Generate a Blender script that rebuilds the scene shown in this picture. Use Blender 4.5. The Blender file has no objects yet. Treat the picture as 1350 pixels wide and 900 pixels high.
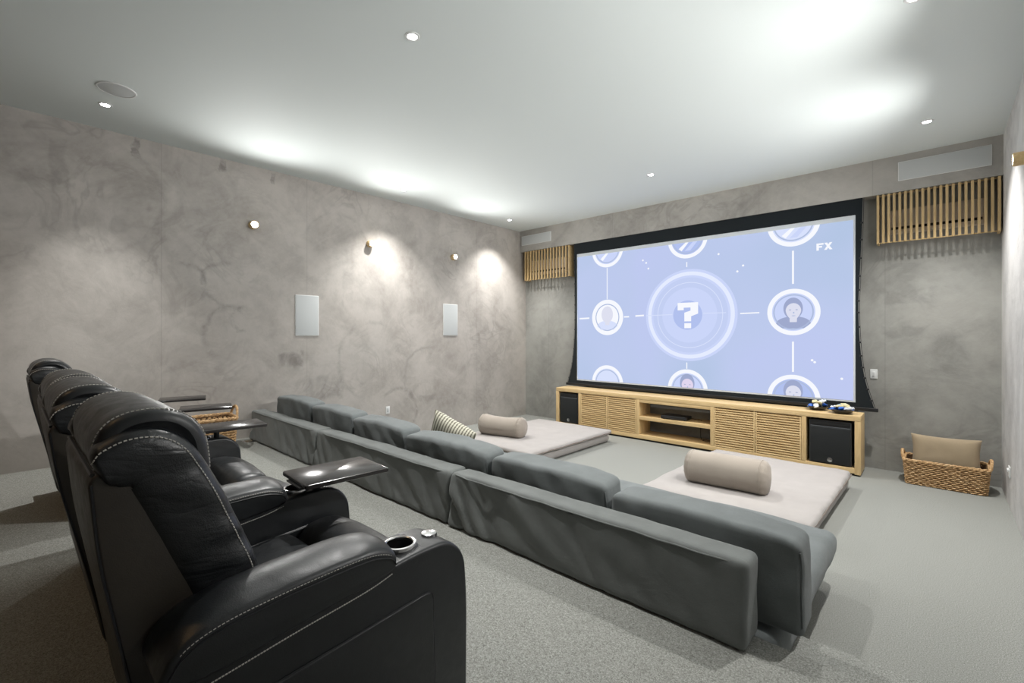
import bpy, bmesh, math, random
from mathutils import Vector, Matrix, noise
random.seed(7)
C = bpy.context.scene.collection
PI = math.pi
H = 3.9            # ceiling
XL, XR, YB, YF = -6.53, 0.53, 7.54, -3.4
PZ, PY = 0.39, 2.24       # seating platform height / edge
TZ, TY = 0.195, 2.73      # middle step

# ---------------------------------------------------------------- materials
def mat(name, base, rough=0.5, metal=0.0, spec=0.5):
    m = bpy.data.materials.new(name); m.use_nodes = True
    b = m.node_tree.nodes['Principled BSDF']
    b.inputs['Base Color'].default_value = (*base, 1)
    b.inputs['Roughness'].default_value = rough
    b.inputs['Metallic'].default_value = metal
    b.inputs['Specular IOR Level'].default_value = spec
    return m, m.node_tree, b

def N(nt, t, **k):
    n = nt.nodes.new(t)
    for a, v in k.items():
        if a in n.inputs: n.inputs[a].default_value = v
        else: setattr(n, a, v)
    return n

def coords(nt, scale=(1, 1, 1), rot=(0, 0, 0), loc=(0, 0, 0), kind='Object'):
    tc = N(nt, 'ShaderNodeTexCoord'); mp = N(nt, 'ShaderNodeMapping')
    mp.inputs['Scale'].default_value = scale; mp.inputs['Rotation'].default_value = rot
    mp.inputs['Location'].default_value = loc
    nt.links.new(tc.outputs[kind], mp.inputs['Vector'])
    return mp.outputs['Vector']

def noisef(nt, vec, scale, detail=4, rough=0.55, dist=0.0):
    n = N(nt, 'ShaderNodeTexNoise')
    n.inputs['Scale'].default_value = scale; n.inputs['Detail'].default_value = detail
    n.inputs['Roughness'].default_value = rough; n.inputs['Distortion'].default_value = dist
    nt.links.new(vec, n.inputs['Vector'])
    return n.outputs['Fac']

def ramp(nt, fac, stops):
    r = N(nt, 'ShaderNodeValToRGB')
    e = r.color_ramp.elements
    while len(e) < len(stops): e.new(0.5)
    for i, (p, c) in enumerate(stops):
        e[i].position = p; e[i].color = (*c, 1) if len(c) == 3 else c
    nt.links.new(fac, r.inputs['Fac'])
    return r.outputs['Color']

def math_(nt, op, a, b=None, clamp=False):
    n = N(nt, 'ShaderNodeMath'); n.operation = op; n.use_clamp = clamp
    for i, v in enumerate((a, b)):
        if v is None: continue
        if isinstance(v, (int, float)): n.inputs[i].default_value = v
        else: nt.links.new(v, n.inputs[i])
    return n.outputs[0]

def mix(nt, fac, a, b, blend='MIX'):
    n = N(nt, 'ShaderNodeMix'); n.data_type = 'RGBA'; n.blend_type = blend
    for i, v in ((0, fac), (6, a), (7, b)):
        if isinstance(v, (int, float)): n.inputs[i].default_value = v
        elif isinstance(v, tuple): n.inputs[i].default_value = (*v, 1)
        else: nt.links.new(v, n.inputs[i])
    return n.outputs[2]

def bump(nt, b, h, strength=0.3, dist=0.01):
    n = N(nt, 'ShaderNodeBump')
    n.inputs['Strength'].default_value = strength; n.inputs['Distance'].default_value = dist
    nt.links.new(h, n.inputs['Height']); nt.links.new(n.outputs['Normal'], b.inputs['Normal'])

def plaster(name, axis, seams, lo=(.27, .25, .228), hi=(.47, .443, .412), arcs=(), smudges=(), bstr=.25):
    """trowelled burnt-cement plaster; axis = the wall's horizontal object axis, seams = board joints along it"""
    m, nt, b = mat(name, hi, 0.62, spec=0.35)
    v = coords(nt)
    big = noisef(nt, v, 0.55, 4, 0.55, 1.2)
    mid = noisef(nt, v, 1.7, 7, 0.62, 2.6)
    sw = N(nt, 'ShaderNodeTexWave'); sw.wave_type = 'RINGS'; sw.rings_direction = 'SPHERICAL'
    sw.inputs['Scale'].default_value = 0.55; sw.inputs['Distortion'].default_value = 9
    sw.inputs['Detail'].default_value = 5; sw.inputs['Detail Scale'].default_value = 1.3; sw.inputs['Detail Roughness'].default_value = .68
    nt.links.new(v, sw.inputs['Vector'])
    fine = noisef(nt, v, 14, 6, 0.7, 0.6)
    hr = (0, 0)
    def stroke(a, loc):
        rot = (a, 0, 0) if axis == 1 else (0, a, 0)
        sc = (1, .8, 2.6) if axis == 1 else (.8, 1, 2.6)
        n0 = N(nt, 'ShaderNodeTexCoord'); m0 = N(nt, 'ShaderNodeMapping'); m0.inputs['Rotation'].default_value = rot; m0.inputs['Location'].default_value = loc
        nt.links.new(n0.outputs['Object'], m0.inputs['Vector'])
        m1 = N(nt, 'ShaderNodeMapping'); m1.inputs['Scale'].default_value = sc; nt.links.new(m0.outputs['Vector'], m1.inputs['Vector'])
        return noisef(nt, m1.outputs['Vector'], 1.5, 7, .66, 1.1)
    s1 = stroke(.75, (2, 3, 1)); s2 = stroke(-.6, (7, 1, 5))
    sel = math_(nt, 'MULTIPLY', math_(nt, 'SUBTRACT', noisef(nt, coords(nt, loc=(4, 9, 3)), .7, 2, .5, .4), .42), 6, True)
    mixn = N(nt, 'ShaderNodeMix'); nt.links.new(sel, mixn.inputs[0]); nt.links.new(s1, mixn.inputs[2]); nt.links.new(s2, mixn.inputs[3])
    strk = mixn.outputs[0]
    f = math_(nt, 'MULTIPLY', big, 0.42)
    f = math_(nt, 'ADD', f, math_(nt, 'MULTIPLY', mid, 0.30))
    f = math_(nt, 'ADD', f, math_(nt, 'MULTIPLY', sw.outputs['Fac'], 0.10))
    f = math_(nt, 'ADD', f, math_(nt, 'MULTIPLY', fine, 0.16))
    f = math_(nt, 'ADD', math_(nt, 'MULTIPLY', f, .78), math_(nt, 'MULTIPLY', strk, .22))
    col = ramp(nt, f, [(0.30, lo), (0.43, tuple(l * .40 + h * .60 for l, h in zip(lo, hi))), (0.53, hi), (0.66, tuple(h * 1.14 for h in hi))])
    # darker smears left by the trowel: thin bands where a distorted noise crosses a level
    sm = noisef(nt, coords(nt, loc=(3.1, 5.7, 1.9)), 1.15, 3, 0.5, 3.5)
    band = math_(nt, 'ABSOLUTE', math_(nt, 'SUBTRACT', sm, 0.56))
    band = math_(nt, 'SUBTRACT', 1.0, math_(nt, 'MULTIPLY', band, 15), True)
    patch = noisef(nt, coords(nt, loc=(1.3, 2.2, 7.9)), 0.9, 2, 0.5, 0.5)
    patch = math_(nt, 'MULTIPLY', math_(nt, 'SUBTRACT', patch, 0.5), 6, True)
    band = math_(nt, 'MULTIPLY', math_(nt, 'MULTIPLY', band, patch), 0.30)
    col = mix(nt, band, col, tuple(l * .8 for l in lo))
    # purple-brown tint drifting through the cement
    tint = noisef(nt, coords(nt, loc=(9, 4, 2)), 0.8, 3, 0.5, 0.8)
    col = mix(nt, math_(nt, 'MULTIPLY', tint, 0.35), col, (1.0, .93, .90), 'MULTIPLY')
    sep = N(nt, 'ShaderNodeSeparateXYZ'); nt.links.new(coords(nt), sep.inputs[0])
    h = math_(nt, 'ADD', math_(nt, 'MULTIPLY', fine, 0.5), mid)
    for s in seams:
        d = math_(nt, 'ABSOLUTE', math_(nt, 'SUBTRACT', sep.outputs[axis], s))
        line = math_(nt, 'SUBTRACT', 1.0, math_(nt, 'MULTIPLY', d, 130), True)
        line = math_(nt, 'MULTIPLY', line, 0.3)
        col = mix(nt, line, col, tuple(l * .8 for l in lo))
    # round trowel sweeps and small patched spots
    wob = math_(nt, 'MULTIPLY', math_(nt, 'SUBTRACT', noisef(nt, v, 3.5, 4, .6, .5), .5), .16)
    brk = math_(nt, 'MULTIPLY', math_(nt, 'SUBTRACT', noisef(nt, v, 5, 5, .65, .8), .36), 4, True)
    U, Z = sep.outputs[axis], sep.outputs[2]
    for (u0, z0, r_, w_, st_, dx, dz) in arcs:
        a = math_(nt, 'SUBTRACT', U, u0); c_ = math_(nt, 'SUBTRACT', Z, z0)
        d = math_(nt, 'SQRT', math_(nt, 'ADD', math_(nt, 'MULTIPLY', a, a), math_(nt, 'MULTIPLY', c_, c_)))
        ln = math_(nt, 'ABSOLUTE', math_(nt, 'SUBTRACT', math_(nt, 'ADD', d, wob), r_))
        ln = math_(nt, 'MULTIPLY', math_(nt, 'SUBTRACT', 1.0, math_(nt, 'DIVIDE', ln, w_), True), brk)
        side = math_(nt, 'ADD', math_(nt, 'MULTIPLY', a, dx / r_), math_(nt, 'MULTIPLY', c_, dz / r_))
        ln = math_(nt, 'MULTIPLY', ln, math_(nt, 'MULTIPLY', math_(nt, 'ADD', side, .15), 3, True))
        col = mix(nt, math_(nt, 'MULTIPLY', ln, st_), col, tuple(l * .72 for l in lo))
    for (u0, z0, wu, wz, st_) in smudges:
        a = math_(nt, 'DIVIDE', math_(nt, 'ABSOLUTE', math_(nt, 'ADD', math_(nt, 'SUBTRACT', U, u0), wob)), wu)
        c_ = math_(nt, 'DIVIDE', math_(nt, 'ABSOLUTE', math_(nt, 'ADD', math_(nt, 'SUBTRACT', Z, z0), wob)), wz)
        k = math_(nt, 'MULTIPLY', math_(nt, 'SUBTRACT', 1.0, math_(nt, 'MAXIMUM', a, c_)), 3.0, True)
        col = mix(nt, math_(nt, 'MULTIPLY', math_(nt, 'MULTIPLY', k, brk), st_), col, tuple(l * .72 for l in lo))
    nt.links.new(col, b.inputs['Base Color'])
    bump(nt, b, h, bstr, 0.012)
    return m

def carpet():
    m, nt, b = mat('carpet', (.4, .4, .38), 0.95, spec=0.1)
    v = coords(nt)
    n1 = noisef(nt, v, 260, 2, 0.6); n2 = noisef(nt, v, 150, 3, 0.7); n3 = noisef(nt, v, 1.2, 3, 0.5)
    f = math_(nt, 'ADD', math_(nt, 'MULTIPLY', n1, 0.5), math_(nt, 'MULTIPLY', n2, 0.5))
    col = ramp(nt, f, [(0.34, (.122, .122, .110)), (0.5, (.285, .290, .270)), (0.66, (.475, .482, .455))])
    col = mix(nt, math_(nt, 'MULTIPLY', n3, 0.25), col, (.8, .79, .75), 'MULTIPLY')
    nt.links.new(col, b.inputs['Base Color'])
    bump(nt, b, f, 0.6, 0.006)
    return m

def wood(name, axis=0, lo=(.56, .375, .17), hi=(.72, .525, .27)):
    m, nt, b = mat(name, hi, 0.42)
    s = [26, 26, 26]; s[axis] = 1.6
    v = coords(nt, scale=tuple(s))
    n = noisef(nt, v, 1.0, 5, 0.6, 0.7); n2 = noisef(nt, v, 5, 2, 0.5)
    f = math_(nt, 'ADD', math_(nt, 'MULTIPLY', n, 0.8), math_(nt, 'MULTIPLY', n2, 0.2))
    nt.links.new(ramp(nt, f, [(0.3, lo), (0.55, hi), (0.75, tuple(min(1, c * 1.08) for c in hi))]), b.inputs['Base Color'])
    bump(nt, b, f, 0.08, 0.003)
    return m

def leather(name, base, rough=0.36, crease=0.0):
    m, nt, b = mat(name, base, rough, spec=0.62)
    v = coords(nt)
    vo = N(nt, 'ShaderNodeTexVoronoi'); vo.inputs['Scale'].default_value = 330; nt.links.new(v, vo.inputs['Vector'])
    n = noisef(nt, v, 22, 5, 0.6, 0.4); n2 = noisef(nt, v, 6, 3, 0.5, .3)
    cr = noisef(nt, coords(nt, scale=(2.2, 3.5, 11)), 1.6, 3, .5, .7)      # soft horizontal creases
    cr = math_(nt, 'POWER', math_(nt, 'SUBTRACT', 1.0, math_(nt, 'MULTIPLY', math_(nt, 'ABSOLUTE', math_(nt, 'SUBTRACT', cr, .5)), 3.2), True), 2.0)
    h = math_(nt, 'ADD', math_(nt, 'MULTIPLY', vo.outputs['Distance'], 0.10), math_(nt, 'MULTIPLY', n, 0.5))
    h = math_(nt, 'SUBTRACT', h, math_(nt, 'MULTIPLY', cr, crease))
    bump(nt, b, h, 0.24 + .3 * crease, 0.007)
    nt.links.new(ramp(nt, n2, [(0.3, tuple(c * .8 for c in base)), (0.7, tuple(c * 1.25 for c in base))]), b.inputs['Base Color'])
    r = ramp(nt, n, [(0.3, (rough - .06,) * 3), (0.7, (rough + .10,) * 3)])
    nt.links.new(r, b.inputs['Roughness'])
    return m

def fabric(name, base, scale=420, var=0.18, bstr=0.25, wr=0.0):
    m, nt, b = mat(name, base, 0.88, spec=0.2)
    v = coords(nt)
    w = N(nt, 'ShaderNodeTexWave'); w.inputs['Scale'].default_value = scale / 3; w.inputs['Distortion'].default_value = 2.5; w.inputs['Detail'].default_value = 2
    nt.links.new(v, w.inputs['Vector'])
    n = noisef(nt, v, scale, 2, 0.6); n2 = noisef(nt, v, 5, 4, 0.55, 0.3)
    f = math_(nt, 'ADD', math_(nt, 'MULTIPLY', n, 0.4), math_(nt, 'MULTIPLY', n2, 0.6))
    nt.links.new(ramp(nt, f, [(0.3, tuple(c * (1 - var) for c in base)), (0.7, tuple(c * (1 + var) for c in base))]), b.inputs['Base Color'])
    h = math_(nt, 'ADD', math_(nt, 'MULTIPLY', w.outputs['Fac'], 0.2), n)
    if wr:
        wn = noisef(nt, coords(nt, scale=(.75, 1, 1), rot=(0, .5, 0)), 5, 4, 0.5, .5)
        h = math_(nt, 'ADD', math_(nt, 'MULTIPLY', h, 0.12), math_(nt, 'MULTIPLY', wn, wr))
    bump(nt, b, h, bstr, 0.022 if wr else 0.003)
    b.inputs['Sheen Weight'].default_value = 0.15
    return m

def emit(name, col, strength=1.0):
    m, nt, b = mat(name, (0, 0, 0), 0.6, spec=0.0)
    b.inputs['Emission Color'].default_value = (*col, 1)
    b.inputs['Emission Strength'].default_value = strength
    return m

def s2l(r, g, b):
    f = lambda c: (c / 255 / 12.92) if c / 255 <= .04045 else ((c / 255 + .055) / 1.055) ** 2.4
    return (f(r), f(g), f(b))

M = {}
M['wall_l'] = plaster('plaster_left', 1, (1.18, 2.84, 6.1),
    arcs=((1.36, 2.31, .25, .035, .5, 1, .2), (1.84, 2.36, .25, .035, .5, -1, .2), (1.92, 1.72, .33, .05, .5, -.7, .7), (2.05, 1.9, .16, .03, .4, -1, 0),
          (4.33, .46, .36, .05, .6, .7, .7), (4.95, 1.0, .5, .04, .4, -.7, .5), (3.3, 3.0, .5, .04, .3, .3, 1), (3.9, 1.3, .6, .05, .35, -1, .4), (5.6, 1.6, .55, .05, .35, .2, 1), (0.6, 3.2, .6, .04, .3, 1, -.3)),
    smudges=((.96, 3.78, .035, .12, .7), (1.79, 3.82, .035, .10, .7), (2.39, 3.80, .03, .08, .6), (2.62, 1.37, .17, .12, .75), (1.0, 3.35, .28, .16, .25), (.35, 3.45, .08, .3, .35), (4.6, 2.75, .05, .35, .35), (3.45, 2.6, .10, .5, .25), (3.1, .95, .3, .2, .4), (4.9, .62, .22, .06, .4)))
M['wall_b'] = plaster('plaster_back', 0, (-5.9, -0.49), lo=(.19, .19, .176), hi=(.335, .335, .313),
    smudges=((-.25, 2.2, .3, .12, .35), (.1, 1.5, .2, .3, .3), (-.3, 1.75, .25, .08, .35)))
M['wall_r'] = plaster('plaster_right', 1, (3.2,), lo=(.36, .355, .35), hi=(.60, .595, .585), bstr=.7)  # colour lightened to paint in the brightness of downlights grazing this wall
M['wall_f'] = wood('dark_panelling', 2, (.035, .022, .012), (.075, .048, .026))
M['soffit'] = plaster('plaster_soffit', 0, (-4.3, -1.9, -0.6), lo=(.235, .226, .208), hi=(.42, .405, .378))
M['ceil'] = mat('ceiling_paint', (.76, .81, .80), 0.75, spec=0.25)[0]
M['carpet'] = carpet()
M['wood'] = wood('oak_horizontal', 0)
M['wood_v'] = wood('oak_upright', 2)
M['wood_d'] = wood('oak_slats', 2, (.44, .30, .135), (.60, .43, .215))
M['wood_y'] = wood('oak_depth', 1)
M['leather'] = leather('black_leather', (.0098, .0114, .0130), 0.37)
M['leather_soft'] = leather('creased_leather', (.0098, .0114, .0130), 0.36, .5)
M['leather_reflect'] = leather('leather_warm_reflection', (.026, .021, .015), 0.42)  # brown in the colour imitates a warm reflection on the chair backs
M['thread'] = mat('pale_thread', (.52, .50, .46), 0.8)[0]
M['piping'] = mat('black_piping', (.010, .011, .013), 0.35)[0]
M['chrome'] = mat('brushed_chrome', (.62, .62, .62), 0.22, 1.0)[0]
M['cup'] = mat('cup_black', (.008, .008, .008), 0.35)[0]
M['tray'] = mat('tray_laminate', (.030, .027, .026), 0.2)[0]
M['black'] = mat('black_plastic', (.012, .012, .013), 0.45)[0]
M['dark'] = mat('dark_base', (.010, .010, .010), 0.7)[0]
M['sofa'] = fabric('grey_linen', (.160, .171, .166), 420, .2, 0.5, wr=0.8)
M['cushion'] = fabric('blue_grey_linen', (.165, .181, .182), 420, .2, 0.5, wr=0.8)
M['beige'] = fabric('beige_canvas', (.375, .350, .335), 380, .07, 0.2, wr=0.4)
M['bolster'] = fabric('sand_canvas', (.345, .302, .258), 380, .07, 0.2, wr=0.3)
M['pipe_beige'] = mat('brown_piping', (.20, .165, .14), 0.9)[0]
M['tan'] = fabric('tan_cotton', (.36, .285, .19), 300, .12, 0.25)
M['charcoal'] = fabric('charcoal_cotton', (.05, .05, .052), 300, .1, 0.2)
M['white'] = mat('white_plastic', (.74, .75, .74), 0.45)[0]
M['grille'] = mat('speaker_grille_white', (.56, .58, .58), 0.6)[0]
M['screen_black'] = fabric('screen_masking', (.011, .015, .018), 500, .1, 0.1)
M['screen_margin'] = mat('screen_margin', (.66, .70, .74), 0.9)[0]  # blue-white puts the projector's light into the cloth colour
M['sub'] = mat('sub_cloth', (.009, .011, .012), 0.6)[0]
M['ac'] = mat('ac_casing', (.66, .58, .49), 0.5)[0]
M['led'] = emit('lamp_led', (1, .985, .95), 40)

def wicker_mat():
    m, nt, b = mat('wicker', (.42, .27, .13), 0.6)
    v = coords(nt)
    f = noisef(nt, v, 38, 4, 0.7)
    nt.links.new(ramp(nt, f, [(0.30, (.22, .115, .045)), (0.48, (.50, .30, .135)), (0.68, (.70, .49, .27))]), b.inputs['Base Color'])
    bump(nt, b, noisef(nt, v, 160, 2, 0.6), 0.4, 0.004)
    return m
M['wicker'] = wicker_mat()
M['wicker_dark'] = mat('wicker_inside', (.11, .060, .026), 0.8)[0]

def stripe_mat():
    m, nt, b = mat('striped_cotton', (.7, .68, .6), 0.9, spec=0.2)
    v = coords(nt)
    w = N(nt, 'ShaderNodeTexWave'); w.bands_direction = 'X'; w.inputs['Scale'].default_value = 11; w.inputs['Distortion'].default_value = 0.6
    w.inputs['Detail'].default_value = 1
    nt.links.new(v, w.inputs['Vector'])
    w2 = N(nt, 'ShaderNodeTexWave'); w2.bands_direction = 'Z'; w2.inputs['Scale'].default_value = 26; nt.links.new(v, w2.inputs['Vector'])
    f = math_(nt, 'ADD', math_(nt, 'MULTIPLY', w.outputs['Fac'], 0.75), math_(nt, 'MULTIPLY', w2.outputs['Fac'], 0.25))
    nt.links.new(ramp(nt, f, [(0.30, (.19, .18, .14)), (0.55, (.62, .60, .50))]), b.inputs['Base Color'])
    bump(nt, b, f, 0.3, 0.006)
    return m
M['stripe'] = stripe_mat()

# ---------------------------------------------------------------- object helpers
def tag(o, label=None, cat=None, group=None, kind=None):
    if label: o['label'] = label
    if cat: o['category'] = cat
    if group: o['group'] = group
    if kind: o['kind'] = kind
    return o

def thing(name, loc, label, cat, group=None, rz=0.0):
    o = bpy.data.objects.new(name, None); C.objects.link(o)
    o.empty_display_size = 0.1
    o.location = loc; o.rotation_euler = (0, 0, rz)
    return tag(o, label, cat, group)

def from_data(name, verts, faces, m, parent=None, smooth=True, ang=40, mats=None):
    me = bpy.data.meshes.new(name)
    me.from_pydata([tuple(v) for v in verts], [], faces)
    me.update()
    bm = bmesh.new(); bm.from_mesh(me)
    bmesh.ops.recalc_face_normals(bm, faces=bm.faces)
    bm.to_mesh(me); bm.free()
    if smooth:
        me.polygons.foreach_set('use_smooth', [True] * len(me.polygons))
        me.set_sharp_from_angle(angle=math.radians(ang))
    me.materials.append(m)
    o = bpy.data.objects.new(name, me); C.objects.link(o)
    if parent: o.parent = parent
    return o

class MB:
    """collects shapes of one part"""
    def __init__(s): s.v = []; s.f = []
    def add(s, verts, faces):
        k = len(s.v); s.v += [Vector(v) for v in verts]; s.f += [tuple(i + k for i in f) for f in faces]; return s
    def box(s, x0, x1, y0, y1, z0, z1, b=0.0):
        if b <= 0:
            v = [(x, y, z) for z in (z0, z1) for y in (y0, y1) for x in (x0, x1)]
            return s.add(v, [(0, 2, 3, 1), (4, 5, 7, 6), (0, 1, 5, 4), (2, 6, 7, 3), (0, 4, 6, 2), (1, 3, 7, 5)])
        v, f = rbox_data((x1 - x0, y1 - y0, z1 - z0), b, 2, 1)
        c = Vector(((x0 + x1) / 2, (y0 + y1) / 2, (z0 + z1) / 2))
        return s.add([p + c for p in v], f)
    def tube(s, pts, r, n=8, closed=False, cap=True):
        v, f = tube_data(pts, r, n, closed, cap); return s.add(v, f)
    def lathe(s, prof, n=32, axis='z', at=(0, 0, 0)):
        v, f = lathe_data(prof, n); at = Vector(at)
        if axis == 'x': v = [Vector((p.z, p.x, p.y)) for p in v]
        if axis == 'y': v = [Vector((p.x, p.z, p.y)) for p in v]
        return s.add([p + at for p in v], f)
    def xf(s, mtx): s.v = [mtx @ p for p in s.v]; return s
    def obj(s, name, m, parent=None, smooth=True, ang=40): return from_data(name, s.v, s.f, m, parent, smooth, ang)

def rbox_data(size, r, nc=3, ni=4, fn=None):
    """rounded box, corner radius r; nc samples round each edge, ni spans along each side; fn deforms points"""
    h = [a / 2 for a in size]; r = min(r, min(h) * .999)
    nis = ni if isinstance(ni, (tuple, list)) else (ni,) * 3
    ax = []
    for a in range(3):
        s = [-h[a] + r * k / nc for k in range(nc)]
        inner = [-(h[a] - r) + 2 * (h[a] - r) * k / nis[a] for k in range(nis[a] + 1)]
        ax.append(s + inner + [-q for q in reversed(s)])
    n = [len(a) for a in ax]
    idx = {}; V = []; F = []
    def vid(i, j, k):
        if (i, j, k) not in idx:
            p = Vector((ax[0][i], ax[1][j], ax[2][k]))
            q = Vector([max(-(h[a] - r), min(h[a] - r, p[a])) for a in range(3)])
            d = p - q
            if d.length > 1e-9: p = q + d.normalized() * r
            idx[(i, j, k)] = len(V); V.append(fn(p) if fn else p)
        return idx[(i, j, k)]
    X, Y, Z = n[0] - 1, n[1] - 1, n[2] - 1
    for k in (0, Z):
        for i in range(X):
            for j in range(Y): F.append((vid(i, j, k), vid(i + 1, j, k), vid(i + 1, j + 1, k), vid(i, j + 1, k)))
    for j in (0, Y):
        for i in range(X):
            for k in range(Z): F.append((vid(i, j, k), vid(i + 1, j, k), vid(i + 1, j, k + 1), vid(i, j, k + 1)))
    for i in (0, X):
        for j in range(Y):
            for k in range(Z): F.append((vid(i, j, k), vid(i, j + 1, k), vid(i, j + 1, k + 1), vid(i, j, k + 1)))
    return V, F

def rbox(name, size, r, m, at, parent=None, nc=3, ni=4, fn=None, mtx=None):
    V, F = rbox_data(size, r, nc, ni, fn)
    at = Vector(at)
    V = [(mtx @ p if mtx else p) + at for p in V]
    return from_data(name, V, F, m, parent, True, 50)

def tube_data(pts, r, n=8, closed=False, cap=True):
    pts = [Vector(p) for p in pts]; L = len(pts); V = []; F = []
    rr = r if isinstance(r, (list, tuple)) else [r] * L
    up = None
    for i, p in enumerate(pts):
        a = pts[(i - 1) % L] if (closed or i > 0) else p
        b = pts[(i + 1) % L] if (closed or i < L - 1) else p
        t = (b - a)
        t = t.normalized() if t.length > 1e-9 else Vector((0, 0, 1))
        if up is None:
            up = Vector((0, 0, 1)) if abs(t.z) < .9 else Vector((1, 0, 0))
        s = t.cross(up)
        if s.length < 1e-6: s = t.cross(Vector((1, .3, 0)))
        s.normalize(); up = s.cross(t).normalized()
        for k in range(n):
            A = 2 * PI * k / n
            V.append(p + (s * math.cos(A) + up * math.sin(A)) * rr[i])
    for i in range(L if closed else L - 1):
        j = (i + 1) % L
        for k in range(n):
            l = (k + 1) % n
            F.append((i * n + k, i * n + l, j * n + l, j * n + k))
    if not closed and cap:
        F.append(tuple(range(n))); F.append(tuple((L - 1) * n + k for k in reversed(range(n))))
    return V, F

def lathe_data(prof, n=32):
    V = []; F = []
    for (r, z) in prof:
        for k in range(n):
            A = 2 * PI * k / n; V.append(Vector((r * math.cos(A), r * math.sin(A), z)))
    for i in range(len(prof) - 1):
        for k in range(n):
            l = (k + 1) % n; F.append((i * n + k, i * n + l, (i + 1) * n + l, (i + 1) * n + k))
    if prof[0] == prof[-1]: return V, F
    if prof[0][0] > 1e-3: F.append(tuple(reversed(range(n))))
    if prof[-1][0] > 1e-3: F.append(tuple((len(prof) - 1) * n + k for k in range(n)))
    return V, F

def catmull(pts, closed, per=8):
    P = [Vector(p) for p in pts]; L = len(P); out = []
    rng = range(L) if closed else range(L - 1)
    for i in rng:
        g = (lambda k: P[k % L]) if closed else (lambda k: P[max(0, min(L - 1, k))])
        a, b, c, d = g(i - 1), g(i), g(i + 1), g(i + 2)
        for k in range(per):
            t = k / per
            out.append(0.5 * ((2 * b) + (c - a) * t + (2 * a - 5 * b + 4 * c - d) * t * t + (3 * b - a - 3 * c + d) * t ** 3))
    if not closed: out.append(P[-1])
    return out

def round_poly(pts, r, n=5):
    """2-D polygon with corners rounded (r number or list)"""
    P = [Vector(p) for p in pts]; L = len(P); out = []
    for i, p in enumerate(P):
        ri = r[i] if isinstance(r, (list, tuple)) else r
        a = (P[i - 1] - p); b = (P[(i + 1) % L] - p)
        if ri <= 0: out.append(p); continue
        d = min(ri, a.length * .49, b.length * .49)
        A = p + a.normalized() * d; B = p + b.normalized() * d
        for k in range(n + 1):
            t = k / n; out.append((1 - t) ** 2 * A + 2 * t * (1 - t) * p + t * t * B)
    return out

def inset(poly, d):
    L = len(poly); area = sum(poly[i].x * poly[(i + 1) % L].y - poly[(i + 1) % L].x * poly[i].y for i in range(L))
    sg = 1 if area > 0 else -1
    out = []
    for i in range(L):
        t = (poly[(i + 1) % L] - poly[i - 1])
        if t.length < 1e-9: out.append(poly[i].copy()); continue
        t.normalize(); nrm = Vector((-t.y, t.x)) * sg
        out.append(poly[i] + nrm * d)
    return out

def slab(name, poly, x0, x1, r, m, parent=None, dome=0.0, dn=3, dome_w=.020, fn=None, ang=50, mids=1):
    """a profile in (y, z) extruded from x0 to x1 with rounded rims (r) and, if dome, side faces that bulge outwards"""
    V = []; F = []
    poly = [Vector((p[0], p[1])) for p in poly]
    L = len(poly); K = 4
    rim = [(r * (1 - math.sin(PI / 2 * k / K)), r * (1 - math.cos(PI / 2 * k / K))) for k in range(K, -1, -1)]   # depth from the cap, inset
    ins = [(r + dome_w * (k + 1) / dn, dome * (1 - (1 - (k + 1) / dn) ** 2)) for k in range(dn)] if dome else []
    seq = [(x0 - d, inset(poly, i_)) for i_, d in reversed(ins)]
    seq += [(x0 + dp, inset(poly, i_) if i_ > 1e-9 else poly) for dp, i_ in rim]
    seq += [(x0 + r + (x1 - x0 - 2 * r) * k / mids, poly) for k in range(1, mids)]
    seq += [(x1 - dp, inset(poly, i_) if i_ > 1e-9 else poly) for dp, i_ in reversed(rim)]
    seq += [(x1 + d, inset(poly, i_)) for i_, d in ins]
    for x, pl in seq:
        for p in pl:
            q = Vector((x, p.x, p.y)); V.append(fn(q) if fn else q)
    for s in range(len(seq) - 1):
        for i in range(L):
            j = (i + 1) % L
            F.append((s * L + i, s * L + j, (s + 1) * L + j, (s + 1) * L + i))
    F.append(tuple(range(L))); F.append(tuple((len(seq) - 1) * L + i for i in reversed(range(L))))
    return from_data(name, V, F, m, parent, True, ang)

def stitches(name, pts, parent, r=0.0014, step=0.011, gap=0.4, m=None):
    """a dashed line of thread along a polyline"""
    b = MB(); pts = [Vector(p) for p in pts]
    d = [0.0]
    for i in range(1, len(pts)): d.append(d[-1] + (pts[i] - pts[i - 1]).length)
    def at(s):
        for i in range(1, len(pts)):
            if s <= d[i] or i == len(pts) - 1:
                t = (s - d[i - 1]) / max(1e-9, d[i] - d[i - 1]); return pts[i - 1].lerp(pts[i], min(1, t))
    s = 0.0
    while s + step * (1 - gap) < d[-1]:
        b.tube([at(s), at(s + step * (1 - gap))], r, 5); s += step
    return b.obj(name, m or M['thread'], parent)

def spot(parent, at, power, size, blend=0.6, col=(1, .97, .92), rad=0.04, rot=(0, 0, 0)):
    l = bpy.data.lights.new('lamp_light', 'SPOT'); l.energy = power; l.spot_size = math.radians(size); l.spot_blend = blend
    l.color = col; l.shadow_soft_size = rad
    o = bpy.data.objects.new('lamp_light', l); C.objects.link(o); o.parent = parent; o.location = at; o.rotation_euler = rot
    return o

def nz(p, s, seed=0.0): return noise.noise(Vector((p[0] * s + seed, p[1] * s + seed * 1.7, p[2] * s - seed)))

# ---------------------------------------------------------------- room shell
def struct(o, label=None):
    o['kind'] = 'structure'
    if label: o['label'] = label
    return o

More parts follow.
